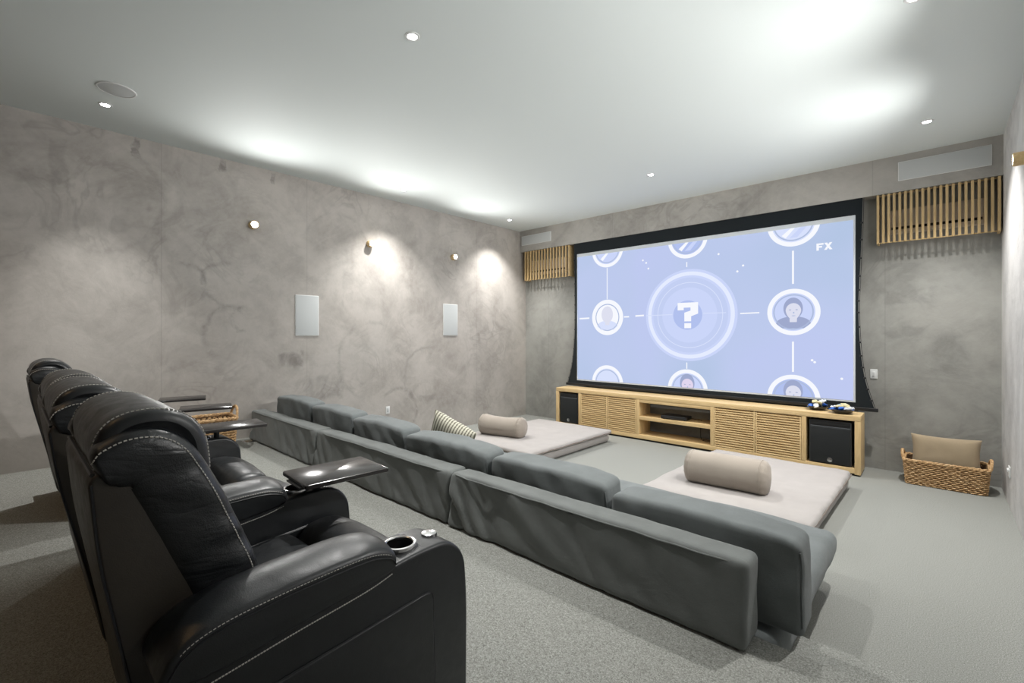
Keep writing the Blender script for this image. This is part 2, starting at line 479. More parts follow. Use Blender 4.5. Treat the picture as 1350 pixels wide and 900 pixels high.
# carpeted floor: lower floor, one step, seating platform
st = [(YF, PZ), (PY - .02, PZ), (PY, PZ - .015), (PY, TZ), (TY - .02, TZ), (TY, TZ - .015), (TY, 0), (YB + .2, 0)]
V = []; F = []
for y, z in st:
    V += [(XL - .2, y, z), (XR + .2, y, z)]
for i in range(len(st) - 1): F.append((2 * i, 2 * i + 1, 2 * i + 3, 2 * i + 2))
k = len(V); V += [(XL - .2, YF, -.2), (XR + .2, YF, -.2), (XR + .2, YB + .2, -.2), (XL - .2, YB + .2, -.2)]
F.append((k, k + 1, k + 2, k + 3))
struct(from_data('floor', V, F, M['carpet'], None, False), 'grey speckled loop carpet stepping down from the seating platform to the screen')
b = MB().box(XL - .2, XR + .2, YF - .2, YB + .2, H, H + .15); struct(b.obj('ceiling', M['ceil'], None, False), 'smooth white painted ceiling')
b = MB().box(XL - .2, XL, YF - .2, YB + .2, -.2, H); struct(b.obj('wall_left', M['wall_l'], None, False), 'long grey-brown trowelled cement wall')
b = MB().box(XR, XR + .2, YF - .2, YB + .2, -.2, H); struct(b.obj('wall_right', M['wall_r'], None, False), 'cement wall at the right edge, lightened as by grazing downlights')
b = MB().box(XL, XR, YB, YB + .2, -.2, H); struct(b.obj('wall_back', M['wall_b'], None, False), 'cement wall behind the screen')
b = MB().box(XL, XR, YF - .2, YF, -.2, H); struct(b.obj('wall_front', M['wall_f'], None, False), 'dark brown wall behind the seats')
b = MB().box(XL, XR, 7.345, YB, 3.46, H); struct(b.obj('trim_1', M['soffit'], None, False), 'cement soffit boxed across the top of the screen wall')

# ---------------------------------------------------------------- ceiling lights
DL = [(-5.82, .62, 'recessed ceiling downlight beside the round ceiling speaker', 1),
      (-5.93, 4.03, 'small recessed downlight above the middle of the left wall', 1),
      (-6.00, 6.45, 'recessed downlight in the far left corner of the ceiling', 1),
      (-2.83, 2.00, 'largest looking recessed downlight, in the ceiling above the recliners', 1),
      (-2.88, 5.93, 'recessed downlight in the ceiling in front of the projection screen', 1),
      (-.08, 6.37, 'recessed downlight in front of the right slatted grille', 1),
      (-.11, 3.97, 'recessed downlight cut by the top edge of the photo', 1),
      (-2.85, -1.4, 'added warm downlight, unseen in the ceiling behind the camera', 2),  # this and the next are added, to warm the floor and chair backs
      (-5.85, -1.6, 'added warm downlight, unseen behind the seats near the left wall', 2),
      ]
DP = 245
for x, y, lab, vis in DL:
    t = thing('downlight', (x, y, H), lab, 'ceiling light', 'recessed downlights in the ceiling')
    MB().lathe([(.034, -.002), (.036, -.006), (.052, -.005), (.055, 0.0), (.034, 0.0), (.034, -.002)], 32).obj('trim_ring', M['white'], t)
    MB().lathe([(0.0001, -.0025), (.034, -.0025), (.034, -.001)], 24).obj('lens', M['led'], t)
    nar = x < -5 and y < 2      # this lamp has the narrow beam
    spot(t, (0, 0, -.012), 190 if nar else DP, 72 if nar else 102, 1.0 if nar else .9, (1, .988, .962), .018) if vis != 2 else spot(t, (0, 0, -.012), 20, 130, .8, (1, .58, .23), .03)

t = thing('ceiling_speaker', (-5.39, .65, H), 'round white in-ceiling speaker near the left wall', 'speaker')
MB().lathe([(0.0001, -.006), (.125, -.006), (.128, -.005)], 48).obj('grille', M['grille'], t)
MB().lathe([(.128, -.004), (.128, -.008), (.138, -.007), (.142, 0), (.128, 0), (.128, -.004)], 48).obj('trim_ring', M['white'], t)

# wall spots: short oak cylinders with an LED in the end
WP = 125
for side, X, sg in (('left', XL, 1), ('right', XR, -1)):
    for n_, y in enumerate((2.137, 3.811, 5.501)):
        lab = (('oak wall spotlight on the left wall, nearest the recliners', 'oak wall spotlight on the left wall, middle of the three',
                'oak wall spotlight on the left wall, nearest the screen') if side == 'left' else
               ('oak wall spotlight on the right wall outside the photo, nearest the camera', 'oak wall spotlight on the right wall outside the photo, middle one',
                'oak wall spotlight sticking out of the right wall near the top right corner'))[n_]
        t = thing('wall_spotlight', (X, y, 3.13), lab, 'wall light', 'oak spotlights along the side walls')
        pr = [(.050, 0), (.054, .004), (.054, .076), (.050, .082), (.041, .082), (.039, .074)]
        mt = Matrix.Rotation(PI / 2 * sg, 4, 'Y')
        MB().lathe(pr, 28).xf(mt).obj('body', M['wood_y'], t)
        MB().lathe([(0.0001, .0765), (.039, .0765), (.039, .074)], 24).xf(mt).obj('lens', M['led'], t)
        if side == 'left': spot(t, (sg * .086, 0, 0), 74, 166, 1.0, (1, .992, .968), .02, (0, -sg * PI / 2, 0))
        else: spot(t, (sg * .086, 0, 0), 140, 142, 1.0, (1, .992, .968), .02, (0, -sg * (PI / 2 - math.radians(9)), 0))

# in-wall speakers, sockets, switches
def wall_panel(name, X, y0, y1, z0, z1, lab, cat, group):
    t = thing(name, (X, (y0 + y1) / 2, z0), lab, cat, group)
    w = (y1 - y0) / 2; h = z1 - z0
    MB().box(0, .010, -w, w, 0, h, .004).obj('frame', M['white'], t)
    MB().box(.008, .013, -w + .008, w - .008, .008, h - .008, .002).obj('grille', M['grille'], t)
wall_panel('wall_speaker', XL, 2.676, 3.005, 1.70, 2.27, 'large white rectangular in-wall speaker on the left wall, nearer the recliners', 'speaker', 'in-wall speakers on the left wall')
wall_panel('wall_speaker', XL, 5.272, 5.61, 1.70, 2.27, 'white rectangular in-wall speaker on the left wall, nearer the screen', 'speaker', 'in-wall speakers on the left wall')
for x0, x1, z0, z1, lab in ((-6.47, -5.69, 3.59, 3.785, 'long white panel on the soffit above the left slatted grille'),
                    (-.354, .444, 3.585, 3.815, 'long white panel on the soffit above the right slatted grille')):
    t = thing('soffit_panel', ((x0 + x1) / 2, 7.345, z0), lab, 'panel', 'white panels on the soffit')
    w = (x1 - x0) / 2; h = z1 - z0
    MB().box(-w, w, -.012, 0, 0, h, .004).obj('frame', M['white'], t)
    MB().box(-w + .008, w - .008, -.015, -.010, .008, h - .008, .002).obj('grille', M['grille'], t)

t = thing('light_switch', (-.603, YB, 1.15), 'white switch plate on the cement wall right of the screen', 'switch')
MB().box(-.038, .038, -.009, 0, 0, .122, .004).obj('plate', M['white'], t)
MB().box(-.016, .016, -.014, -.007, .03, .092, .003).obj('rocker', M['white'], t)
t = thing('wall_outlet', (XL, 4.135, .44), 'white outlet plate low on the left wall above the sofa', 'outlet')
MB().box(0, .009, -.038, .038, 0, .12, .004).obj('plate', M['white'], t)
MB().box(.008, .012, -.018, .018, .03, .09, .003).obj('socket', M['grille'], t)
t = thing('wall_outlet', (XR, 6.72, .30), 'white outlet with a plugged-in adapter low on the right wall', 'outlet')
MB().box(-.009, 0, -.06, .06, 0, .11, .004).obj('plate', M['white'], t)
MB().box(-.022, -.008, -.045, .045, .06, .085, .004).obj('adapter', M['white'], t)
t = thing('floor_outlet', (-6.30, 2.02, PZ), 'square metal floor outlet flush in the carpet by the left wall', 'outlet')
MB().box(-.07, .07, -.07, .07, 0, .005, .002).obj('plate', M['chrome'], t)
MB().lathe([(.045, .004), (.045, .009), (.0001, .009)], 28).obj('cover', mat('brass_dull', (.30, .25, .18), .4, .8)[0], t)

# ---------------------------------------------------------------- slatted grilles and units behind
def grille(x0, x1, n, lab, ac_lab):
    t = thing('slatted_grille', ((x0 + x1) / 2, 7.37, 2.85), lab, 'grille', 'oak slatted grilles beside the screen')
    W = (x1 - x0); h = .605; b = MB()
    for k in range(n):
        cx = -W / 2 + .014 + (W - .028) * k / (n - 1)
        b.box(cx - .0125, cx + .0125, -.0225, .010, 0, h, .002)
    b.obj('slats', M['wood_d'], t)
    MB().box(-W / 2, W / 2, .010, .022, .004, .014).obj('bottom_rail', M['wood'], t)
    MB().box(-W / 2, W / 2, .010, .022, h - .014, h - .004).obj('top_rail', M['wood'], t)
    MB().box(-W / 2, -W / 2 + .02, .0105, .168, 0, h).obj('side_panel', M['wood_y'], t)
    MB().box(W / 2 - .02, W / 2, .0105, .168, 0, h).obj('side_panel', M['wood_y'], t)
    a = thing('air_conditioner', ((x0 + x1) / 2, 7.48, 2.97), ac_lab, 'air conditioner', 'air conditioners behind the slats')
    w = W / 2 - .10
    slab('casing', [(y, z) for y, z in round_poly([(.058, 0), (-.03, 0), (-.055, .09), (-.055, .29), (.058, .29)], [0, .01, .03, .03, 0])], -w, w, .012, M['ac'], a)
    MB().box(-w + .04, w - .04, -.056, -.02, .045, .075).obj('air_outlet', M['dark'], a)
grille(-6.40, -5.25, 16, 'small oak slatted grille high on the wall left of the screen', 'pale air conditioner hidden behind the left oak grille')
grille(-.562, .515, 21, 'large looking oak slatted grille high on the wall right of the screen', 'pale air conditioner hidden behind the right oak grille')

# ---------------------------------------------------------------- projection screen
SX0, SX1, SZ0, SZ1 = -5.085, -.775, .845, 3.255
SY = 7.37
scr = thing('projection_screen', (-2.94, SY, .745), 'huge lit projection screen with black borders above the oak console', 'screen')
def sp(x, y, z): return (x + 2.94, y - SY, z - .745)
IMG = s2l(192, 205, 240)
EXP = 2 ** .42; IS = .97 / EXP
m_img, nt, bb = mat('projected_picture', (.0, .0, .0), .9, spec=0.0)
n_ = noisef(nt, coords(nt, kind='Object', loc=(1.2, 0, .4)), .42, 2, .5, .4)
nt.links.new(ramp(nt, n_, [(.30, s2l(181, 200, 230)), (.5, IMG), (.70, s2l(196, 204, 247))]), bb.inputs['Emission Color'])
bb.inputs['Emission Strength'].default_value = IS
# fabric (front picture + margin as the cloth itself)
def flat(name, poly, y, m, th=.004):
    b = MB(); L = len(poly)
    v = [sp(x, y, z) for x, z in poly] + [sp(x, y + th, z) for x, z in poly]
    f = [tuple(range(L)), tuple(L + i for i in reversed(range(L)))] + [(i, (i + 1) % L, L + (i + 1) % L, L + i) for i in range(L)]
    return b.add(v, f).obj(name, m, scr, False)
PX0, PX1, PZ0, PZ1 = SX0 + .012, SX1 - .024, SZ0 + .022, SZ1 - .060
flat('screen_fabric', [(SX0 - .02, SZ0 - .02), (SX1 + .02, SZ0 - .02), (SX1 + .02, SZ1 + .02), (SX0 - .02, SZ1 + .02)], SY, M['screen_margin'])
flat('projected_picture', [(PX0, PZ0), (PX1, PZ0), (PX1, PZ1), (PX0, PZ1)], SY - .002, m_img, .0018)
# black masking: top band plus side wings that flare at the foot
def edge(pts):
    return catmull([(a, b_, 0) for a, b_ in pts], False, 8)
Le = edge([(-5.150, 3.50), (-5.140, 3.0), (-5.128, 2.4), (-5.125, 2.0), (-5.15, 1.5), (-5.20, 1.12), (-5.295, .785)])
Re = edge([(-.700, 3.50), (-.712, 3.0), (-.735, 2.4), (-.745, 2.0), (-.722, 1.5), (-.672, 1.12), (-.585, .785)])
bm_ = MB()
def strip(A, B):
    L = len(A); v = []
    for yy in (SY - .006, SY - .001):
        v += [sp(p[0], yy, p[1]) for p in A] + [sp(p[0], yy, p[1]) for p in B]
    f = []
    for i in range(L - 1):
        f.append((i, i + 1, L + i + 1, L + i)); f.append((2 * L + i, 3 * L + i, 3 * L + i + 1, 2 * L + i + 1))
        f.append((i, 2 * L + i, 2 * L + i + 1, i + 1)); f.append((L + i, L + i + 1, 3 * L + i + 1, 3 * L + i))
    bm_.add(v, f)
strip(Le, [(SX0, p[1]) for p in Le]); strip([(SX1, p[1]) for p in Re], Re)
strip([(SX0, 3.50), (SX0, SZ1)], [(SX1, 3.50), (SX1, SZ1)])
strip([(SX0, SZ0), (SX0, .785)], [(SX1, SZ0), (SX1, .785)])
bm_.obj('black_masking', M['screen_black'], scr, False)
bar = MB().box(sp(-5.33, 0, 0)[0], sp(-.545, 0, 0)[0], -.022, .012, .0, .045, .006); bar.obj('bottom_bar', M['black'], scr)
for E_, sg in ((Le, -1), (Re, 1)):
    tb = MB()
    for k in range(6, len(E_) - 2, 3):
        x, z = E_[k][0], E_[k][1]
        tb.add(*[[Vector(sp(x, SY - .004, z)) + p for p in rbox_data((.030, .012, .022), .004, 2, 1)[0]], rbox_data((.030, .012, .022), .004, 2, 1)[1]])
    tb.tube([sp(p[0] + sg * .012, SY - .004, p[1]) for p in E_], .003, 5)
    tb.obj('tension_cord', M['black'], scr)

# projected graphics
WHT = emit('projected_white', s2l(247, 249, 255), 1 / EXP)
PAL = emit('projected_pale', s2l(216, 225, 252), 1 / EXP)
PA2 = emit('projected_lavender', s2l(203, 214, 249), 1 / EXP)
BLU = emit('projected_blue', s2l(178, 193, 238), 1 / EXP)
GRY = emit('projected_grey', s2l(176, 190, 222), 1 / EXP)
SKN = emit('projected_portrait_light', s2l(222, 224, 240), 1 / EXP)
HAI = emit('projected_portrait_dark', s2l(160, 170, 205), 1 / EXP)
PNK = emit('projected_pink', s2l(225, 214, 238), 1 / EXP)
def clipped(name, V, F, y, m):
    bm = bmesh.new()
    vs = [bm.verts.new(sp(x, y, z)) for x, z in V]
    for f in F:
        try: bm.faces.new([vs[i] for i in f])
        except ValueError: pass
    for co, no in ((sp(PX0, y, 0), (-1, 0, 0)), (sp(PX1, y, 0), (1, 0, 0)), (sp(0, y, PZ0), (0, 0, -1)), (sp(0, y, PZ1), (0, 0, 1))):
        bmesh.ops.bisect_plane(bm, geom=bm.verts[:] + bm.edges[:] + bm.faces[:], plane_co=co, plane_no=no, clear_outer=True)
    for f in bm.faces:
        f.normal_update()
        if f.normal.y > 0: f.normal_flip()
    me = bpy.data.meshes.new(name); bm.to_mesh(me); bm.free()
    if not me.polygons: return None
    me.materials.append(m); o = bpy.data.objects.new(name, me); C.objects.link(o); o.parent = scr
    return o
def ring(name, cx, cz, r0, r1, y, m, n=64, sx=1.0):
    V = []; F = []
    for k in range(n):
        a = 2 * PI * k / n
        V += [(cx + sx * r0 * math.cos(a), cz + r0 * math.sin(a)), (cx + sx * r1 * math.cos(a), cz + r1 * math.sin(a))]
    for k in range(n):
        l = (k + 1) % n; F.append((2 * k, 2 * l, 2 * l + 1, 2 * k + 1))
    return clipped(name, V, F, y, m)
def disc(name, cx, cz, r, y, m, n=48, rz=None):
    V = [(cx + r * math.cos(2 * PI * k / n), cz + (rz or r) * math.sin(2 * PI * k / n)) for k in range(n)]
    return clipped(name, V, [tuple(range(n))], y, m)
def poly(name, pts, y, m): return clipped(name, pts, [tuple(range(len(pts)))], y, m)
y1, y2, y3, y4, y5 = [SY - .004 - .0012 * k for k in range(5)]
CXS = (-5.90, -4.42, -2.955, -1.475, -.02); CZS = (3.262, 2.03, .838)
for i, cx in enumerate(CXS):
    for j, cz in enumerate(CZS):
        if i == 2 and j == 1: continue
        r = .322 if i not in (0, 4) else .80 if i == 0 else .74
        if i == 0: ring('projected_ring', cx, cz, .74, .835, y1, WHT); continue
        if i == 4: ring('projected_ring', cx + .02, cz, .62, .70, y1, WHT); disc('projected_portrait', cx + .02, cz, .62, y1, PAL); continue
        disc('projected_portrait', cx, cz, .262, y1, (PAL, PA2, BLU)[(i + j) % 3] if (i, j) != (1, 1) else WHT)
        ring('projected_ring', cx, cz, .262, r, y2, WHT)
        ring('projected_ring', cx, cz, .228, .246, y2, GRY)
        if (i, j) in ((1, 1), (3, 1), (2, 2), (3, 2)):
            dz = 0 if j == 1 else .05
            hr = HAI if (i, j) == (3, 1) or j == 2 else SKN
            poly('projected_portrait', [(cx + .21 * math.cos(a), cz - .16 + dz * .3 + .10 * math.sin(a)) for a in [PI * k / 14 for k in range(15)]] + [(cx - .13, cz - .225), (cx + .13, cz - .225)], y2, hr if i != 1 else PAL)
            poly('projected_portrait', [(cx - .04, cz - .14 + dz), (cx + .045, cz - .14 + dz), (cx + .05, cz - .05 + dz), (cx - .045, cz - .05 + dz)], y3, SKN)
            disc('projected_portrait', cx, cz + .05 + dz, .118, y3, hr, 32, .150)
            fc_ = PNK if (i, j) == (2, 2) else SKN
            poly('projected_portrait', [(cx + .004 + .094 * math.cos(a) * (1 - .18 * max(0, -math.sin(a))), cz + .018 + dz + (.125 if math.sin(a) < 0 else .105) * math.sin(a)) for a in [2 * PI * k / 32 for k in range(32)]], y4, fc_)
            if i != 1:
                for ex_ in (-.036, .044): disc('projected_portrait', cx + ex_, cz + .030 + dz, .015, y5, HAI, 12, .006)
                disc('projected_portrait', cx + .006, cz - .052 + dz, .024, y5, GRY, 12, .006)
                disc('projected_portrait', cx + .008, cz - .010 + dz, .010, y5, GRY, 10, .012)
        elif (i, j) == (1, 2):
            poly('projected_mark', [(cx - .08, cz + .05), (cx - .08, cz + .13), (cx + .07, cz + .13), (cx + .07, cz + .05), (cx + .03, cz + .05), (cx + .03, cz + .09), (cx - .04, cz + .09), (cx - .04, cz + .05)], y3, PAL)
        elif j == 0:
            poly('projected_mark', [(cx - .14, cz - .16), (cx - .02, cz - .06), (cx + .03, cz - .06), (cx - .09, cz - .20)], y3, WHT)
            poly('projected_mark', [(cx - .04, cz - .20), (cx + .10, cz - .06), (cx + .17, cz - .06), (cx + .05, cz - .20)], y3, PA2)
# central emblem
ex, ez = -2.93, 2.03
disc('projected_emblem', ex, ez, .735, y1, PA2, 72)
ring('projected_ring', ex, ez, .635, .695, y2, emit('projected_bright', s2l(229, 236, 255), 1 / EXP), 72)
disc('projected_emblem', ex, ez, .60, y2, IMG and emit('projected_mid', s2l(196, 208, 243), 1 / EXP), 72)
ring('projected_ring', ex, ez, .515, .526, y3, PAL, 72)
disc('projected_emblem', ex, ez, .44, y3, PA2, 64)
disc('projected_emblem', ex - .02, ez, .235, y4, BLU, 48)
q = [(-.16, .08), (-.16, .20), (.17, .20), (.17, .02), (.06, -.02), (.06, -.10), (-.05, -.10), (-.05, .04), (.05, .07), (.05, .12), (-.06, .12), (-.06, .08)]
poly('question_mark', [(ex - .02 + a, ez + b_) for a, b_ in q], y5, WHT)
poly('question_mark', [(ex - .07, ez - .21), (ex + .04, ez - .21), (ex + .04, ez - .13), (ex - .07, ez - .13)], y5, WHT)
def line(x0, z0, x1, z1, w=.012, m=WHT): 
    if abs(x1 - x0) > abs(z1 - z0): P_ = [(x0, z0 - w), (x1, z1 - w), (x1, z1 + w), (x0, z0 + w)]
    else: P_ = [(x0 - w, z0), (x1 - w, z1), (x1 + w, z1), (x0 + w, z0)]
    poly('projected_line', P_, y5, m)
line(-4.42, 2.36, -4.42, 2.93, .008); line(-2.96, 2.80, -2.96, 2.88, .008); line(-2.96, 1.17, -2.96, 1.27, .008)
line(-1.475, 2.42, -1.475, 2.88, .012); line(-1.475, 1.20, -1.475, 1.62, .012)
line(-2.16, 2.03, -1.90, 2.035, .009); line(-5.02, 2.02, -4.80, 2.025, .014); line(-4.08, 2.03, -3.98, 2.03, .012)
line(-3.86, 2.04, -3.70, 2.045, .014); line(-3.66, 2.04, -3.20, 2.045, .006, PAL); line(-2.70, 2.05, -2.36, 2.05, .006, PAL)
for x, z in ((-3.72, 2.99), (-3.62, 2.84), (-2.47, 2.95), (-2.2, 2.66), (-2.12, 2.74), (-1.25, 1.37), (-1.22, 1.345), (-.92, 1.14), (-3.66, 2.94)):
    disc('projected_spark', x, z, .016, y3, WHT, 10)
# channel letters, upper right of the picture
Lx, Lz, s_ = -1.20, 2.845, .085
f1 = [(0, 0), (.33, 0), (.33, .38), (.75, .38), (.75, .62), (.33, .62), (.33, .76), (.95, .76), (.95, 1.0), (0, 1.0)]
xl = [(1.0, 0), (1.38, 0), (1.55, .28), (1.74, 0), (2.12, 0), (1.74, .51), (2.1, 1.0), (1.74, 1.0), (1.57, .76), (1.42, 1.0), (1.03, 1.0), (1.38, .51)]
for nm, pl in (('letter', f1), ('letter', xl)):
    poly(nm, [(Lx + a * s_, Lz + b_ * s_ * 1.12) for a, b_ in pl], y5, WHT)

# ---------------------------------------------------------------- console, subwoofers, player
CX0, CX1, CY0, CY1, CT = -5.26, -.68, 6.94, 7.34, .73
con = thing('media_console', (-2.97, CY0, 0), 'long low oak media console with louvred doors under the screen', 'cabinet')
def cp(b, x0, x1, y0, y1, z0, z1, bv=.002): b.box(x0 + 2.97, x1 + 2.97, y0 - CY0, y1 - CY0, z0, z1, bv)
def cpart(name, m, *bx, parent=None):
    b = MB()
    for q_ in bx: cp(b, *q_)
    return b.obj(name, m, parent or con)
cpart('top', M['wood'], (CX0, CX1, CY0, CY1, .665, CT, .004))
cpart('bottom_board', M['wood'], (CX0 + .06, CX1 - .06, CY0 + .002, CY1, .03, .092))
cpart('plinth', M['dark'], (CX0 + .02, CX1 - .02, CY0 + .03, CY1, 0, .029))
cpart('side_panel', M['wood_v'], (CX0, CX0 + .06, CY0, CY1, .02, .664))
cpart('side_panel', M['wood_v'], (CX1 - .06, CX1, CY0, CY1, .02, .664))
for x in (-4.735, -3.60, -2.42, -1.27):
    cpart('divider', M['wood_v'], (x - .025, x + .025, CY0 + .001, CY1, .093, .664))
cpart('shelf', M['wood'], (-3.574, -2.446, CY0 + .004, CY1, .335, .392))
cpart('rail', M['wood'], (-3.574, -2.446, CY0 + .004, CY1, .615, .664))
def louvre(x0, x1, zc, p):
    # one slat, its face leaning out toward the foot
    pr = [(.004, zc - p * .30), (.004, zc + p * .12), (.020, zc + p * .34), (.030, zc + p * .34), (.030, zc - p * .30)]
    v = [(x, y, z) for x in (x0, x1) for y, z in pr]
    return v, [(0, 1, 2, 3, 4), (9, 8, 7, 6, 5)] + [(k, (k + 1) % 5, 5 + (k + 1) % 5, 5 + k) for k in range(5)]
def door(x0, x1):
    b = MB(); z0, z1 = .096, .655; n = 17
    fr = .018; p = (z1 - z0) / n
    for k in range(n):
        zc = z0 + p * (k + .5)
        b.add(*louvre(x0 + 2.97 + .003, x1 + 2.97 - .003, zc, p))
    b.box(x0 + 2.97 + .003, x1 + 2.97 - .003, .032, .044, z0, z1)
    for xa in (x0 + 2.97 + .003, x1 + 2.97 - .021): b.box(xa, xa + .018, .0035, .034, z0, z1, .001)
    return b.obj('door', M['wood'], con)
for x0, x1 in ((-4.71, -4.168), (-4.168, -3.626), (-2.395, -1.846), (-1.846, -1.296)):
    door(x0, x1)
def subwoofer(x0, x1, lab):
    t = thing('subwoofer', ((x0 + x1) / 2, 6.955, .093), lab, 'subwoofer', 'subwoofers in the console ends')
    w = (x1 - x0) / 2; h = .545
    MB().box(-w, w, .012, .34, 0, h, .01).obj('cabinet', M['black'], t)
    MB().box(-w + .012, w - .012, -.004, .014, .012, h - .085, .008).obj('grille_cloth', M['sub'], t)
    MB().box(-w + .02, w - .02, .006, .02, h - .062, h - .022, .004).obj('port', M['dark'], t)
    r = MB(); q = [(-w + .008, 0, .008), (w - .008, 0, .008), (w - .008, 0, h - .012), (-w + .008, 0, h - .012)]
    r.tube([(a, .010, c_) for a, b_, c_ in q], .0035, 6, True)
    r.tube([(-w + .012, .006, h - .078), (w - .012, .006, h - .078)], .004, 6); r.obj('edge_trim', mat('grey_trim', (.10, .11, .12), .4)[0], t)
    MB().lathe([(.0001, 0), (.028, 0), (.028, -.006), (.0001, -.008)], 24, 'y', (0, -.003, .06)).xf(Matrix.Diagonal((1, 1, 1, 1))).obj('badge', M['chrome'], t)
subwoofer(-5.185, -4.785, 'black subwoofer in the left end bay of the oak console')
subwoofer(-1.215, -.77, 'black subwoofer in the right end bay of the oak console')
t = thing('media_player', (-3.02, 7.09, .392), 'flat black media player on the upper shelf of the console', 'media player', rz=.06)
MB().box(-.20, .20, -.12, .12, .008, .058, .006).obj('case', M['black'], t)
MB().box(-.18, -.02, -.123, -.118, .022, .044, .002).obj('display', M['tray'], t)
f_ = MB()
for sx in (-1, 1):
    for sy in (-1, 1): f_.lathe([(.014, 0), (.014, .009)], 12, 'z', (sx * .16, sy * .09, 0))
f_.obj('feet', M['dark'], t)
tag(MB().tube(catmull([(-2.80, 7.15, .42), (-2.75, 7.22, .40), (-2.66, 7.20, .397)], False), .004, 6).obj('cable', M['black']), 'short black cable lying beside the media player on the upper shelf', 'cable')
tag(MB().tube(catmull([(-2.70, 7.28, .33), (-2.70, 7.25, .22), (-2.68, 7.22, .12), (-2.62, 7.18, .097), (-2.5, 7.22, .097), (-2.55, 7.26, .097), (-2.66, 7.24, .099)], False), .005, 6).obj('cable', M['black']), 'black cable hanging down onto the lower shelf of the console', 'cable')

# snack bowls on the console
wrap = [mat('wrapper_' + n, c_, .35)[0] for n, c_ in (('blue', (.02, .12, .50)), ('white', (.72, .74, .76)), ('cream', (.68, .60, .34)), ('red', (.45, .06, .05)), ('pale_blue', (.28, .45, .62)), ('amber', (.62, .36, .08)))]
wn = ('blue', 'white', 'cream', 'red', 'pale blue', 'amber')
glass = mat('smoked_bowl', (.012, .013, .014), .12)[0]
def bowl(x, y, r, lab, seed, seq):
    t = tag(MB().lathe([(.0001, .004), (r * .45, .004), (r * .80, .028), (r, .052), (r * 1.04, .055), (r * 1.0, .046), (r * .84, .020), (r * .5, 0), (.0001, 0)], 32).obj('snack_bowl', glass), lab, 'bowl', 'bowls of sweets on the console')
    t.location = (x, y, CT + .001)
    rd = random.Random(seed); ni = {}
    for k, ci in enumerate(seq):
        a = 2 * PI * k / len(seq) + rd.uniform(-.2, .2); rr = r * (.62 if k % 3 else .30)
        w = .062
        def fn(p):
            tw = abs(p.x) / w
            s = 1 - .55 * max(0, 1 - abs(tw - .72) / .18)
            return Vector((p.x, p.y * s, p.z * s * (1.1 if tw < .6 else .5)))
        px_, py_, pz_ = x + rr * math.cos(a), y + rr * math.sin(a), CT + .052 + rd.uniform(0, .022) + (.032 if k % 3 == 0 else 0)
        V_, F_ = rbox_data((2 * w, .062, .034), .015, 2, (10, 3, 2), fn)
        mt = Matrix.Rotation(rd.uniform(0, PI), 4, 'Z') @ Matrix.Rotation(rd.uniform(-.5, .5), 4, 'Y') @ Matrix.Rotation(rd.uniform(-.4, .4), 4, 'X')
        o = from_data('wrapped_sweet', [mt @ p for p in V_], F_, wrap[ci], None)
        o.location = (px_, py_, pz_)
        tag(o, '%s wrapped sweet heaped in the %s' % (wn[ci], 'front snack bowl' if seed == 1 else 'rear snack bowl'), 'sweet', 'wrapped sweets')
bowl(-.88, 7.07, .125, 'dark shallow bowl at the front right end of the oak console', 1, (2, 0, 5, 4, 1, 0, 2, 0, 1))
bowl(-1.16, 7.20, .12, 'dark shallow bowl of sweets further left, nearer the screen bar', 2, (1, 0, 4, 2, 0, 1, 2))

# ---------------------------------------------------------------- futon mattresses and bolsters
def mattress(cx, cy, w, d, rz, lab):
    t = thing('floor_mattress', (cx, cy, 0), lab, 'mattress', 'beige floor mattresses', rz)
    sd = cx * 3.1
    def f1(p):
        s = 1 - .35 * (abs(p.z) / .065) ** 2 * .06
        return Vector((p.x * s + .006 * nz(p, 6, sd) * (abs(p.x) > w / 2 - .07), p.y * s + .006 * nz(p, 6, sd + 2) * (abs(p.y) > d / 2 - .07), p.z + .004 * nz(p, 5, sd)))
    rbox('base_mattress', (w, d, .145), .06, M['beige'], (0, 0, .0735), t, 4, (26, 34, 3), f1)
    tw, td = w + .04, d + .03
    def f2(p):
        e = max(abs(p.x) / (tw / 2), abs(p.y) / (td / 2))
        drop = -.020 * max(0, (e - .88) / .12) ** 2
        z = p.z + drop + .007 * nz(p, 3.2, sd + 5) + .004 * nz(p, 9, sd)
        wob = .010 * nz((p.x, p.y, 0), 11, sd) if e > .95 else 0
        return Vector((p.x + wob * (1 if p.x > 0 else -1) * (abs(p.x) > tw / 2 - .03), p.y + wob * (1 if p.y > 0 else -1) * (abs(p.y) > td / 2 - .03), z))
    top = rbox('topper', (tw, td, .060), .026, M['beige'], (0, 0, .178), t, 3, (40, 56, 2), f2)
    # seam piping round the topper's lower edge
    n = 60; pts = []
    cor = round_poly([(-tw / 2, -td / 2), (tw / 2, -td / 2), (tw / 2, td / 2), (-tw / 2, td / 2)], .05, 5)
    for i, p in enumerate(cor):
        q = cor[(i + 1) % len(cor)]; k = max(1, int((q - p).length / .03))
        for s in range(k):
            r_ = p.lerp(q, s / k); pts.append((r_.x * 1.004, r_.y * 1.003, .158 + .009 * nz((r_.x, r_.y, 0), 14, sd)))
    b = MB().tube(pts, .0055, 6, True); b.obj('seam_piping', M['pipe_beige'], top)
    return t
mattress(-1.46, 5.36, 1.44, 2.02, -.015, 'beige floor mattress on the right, in front of the console')
mattress(-4.58, 5.52, 1.46, 1.98, 0.0, 'beige floor mattress on the left, by the left wall')

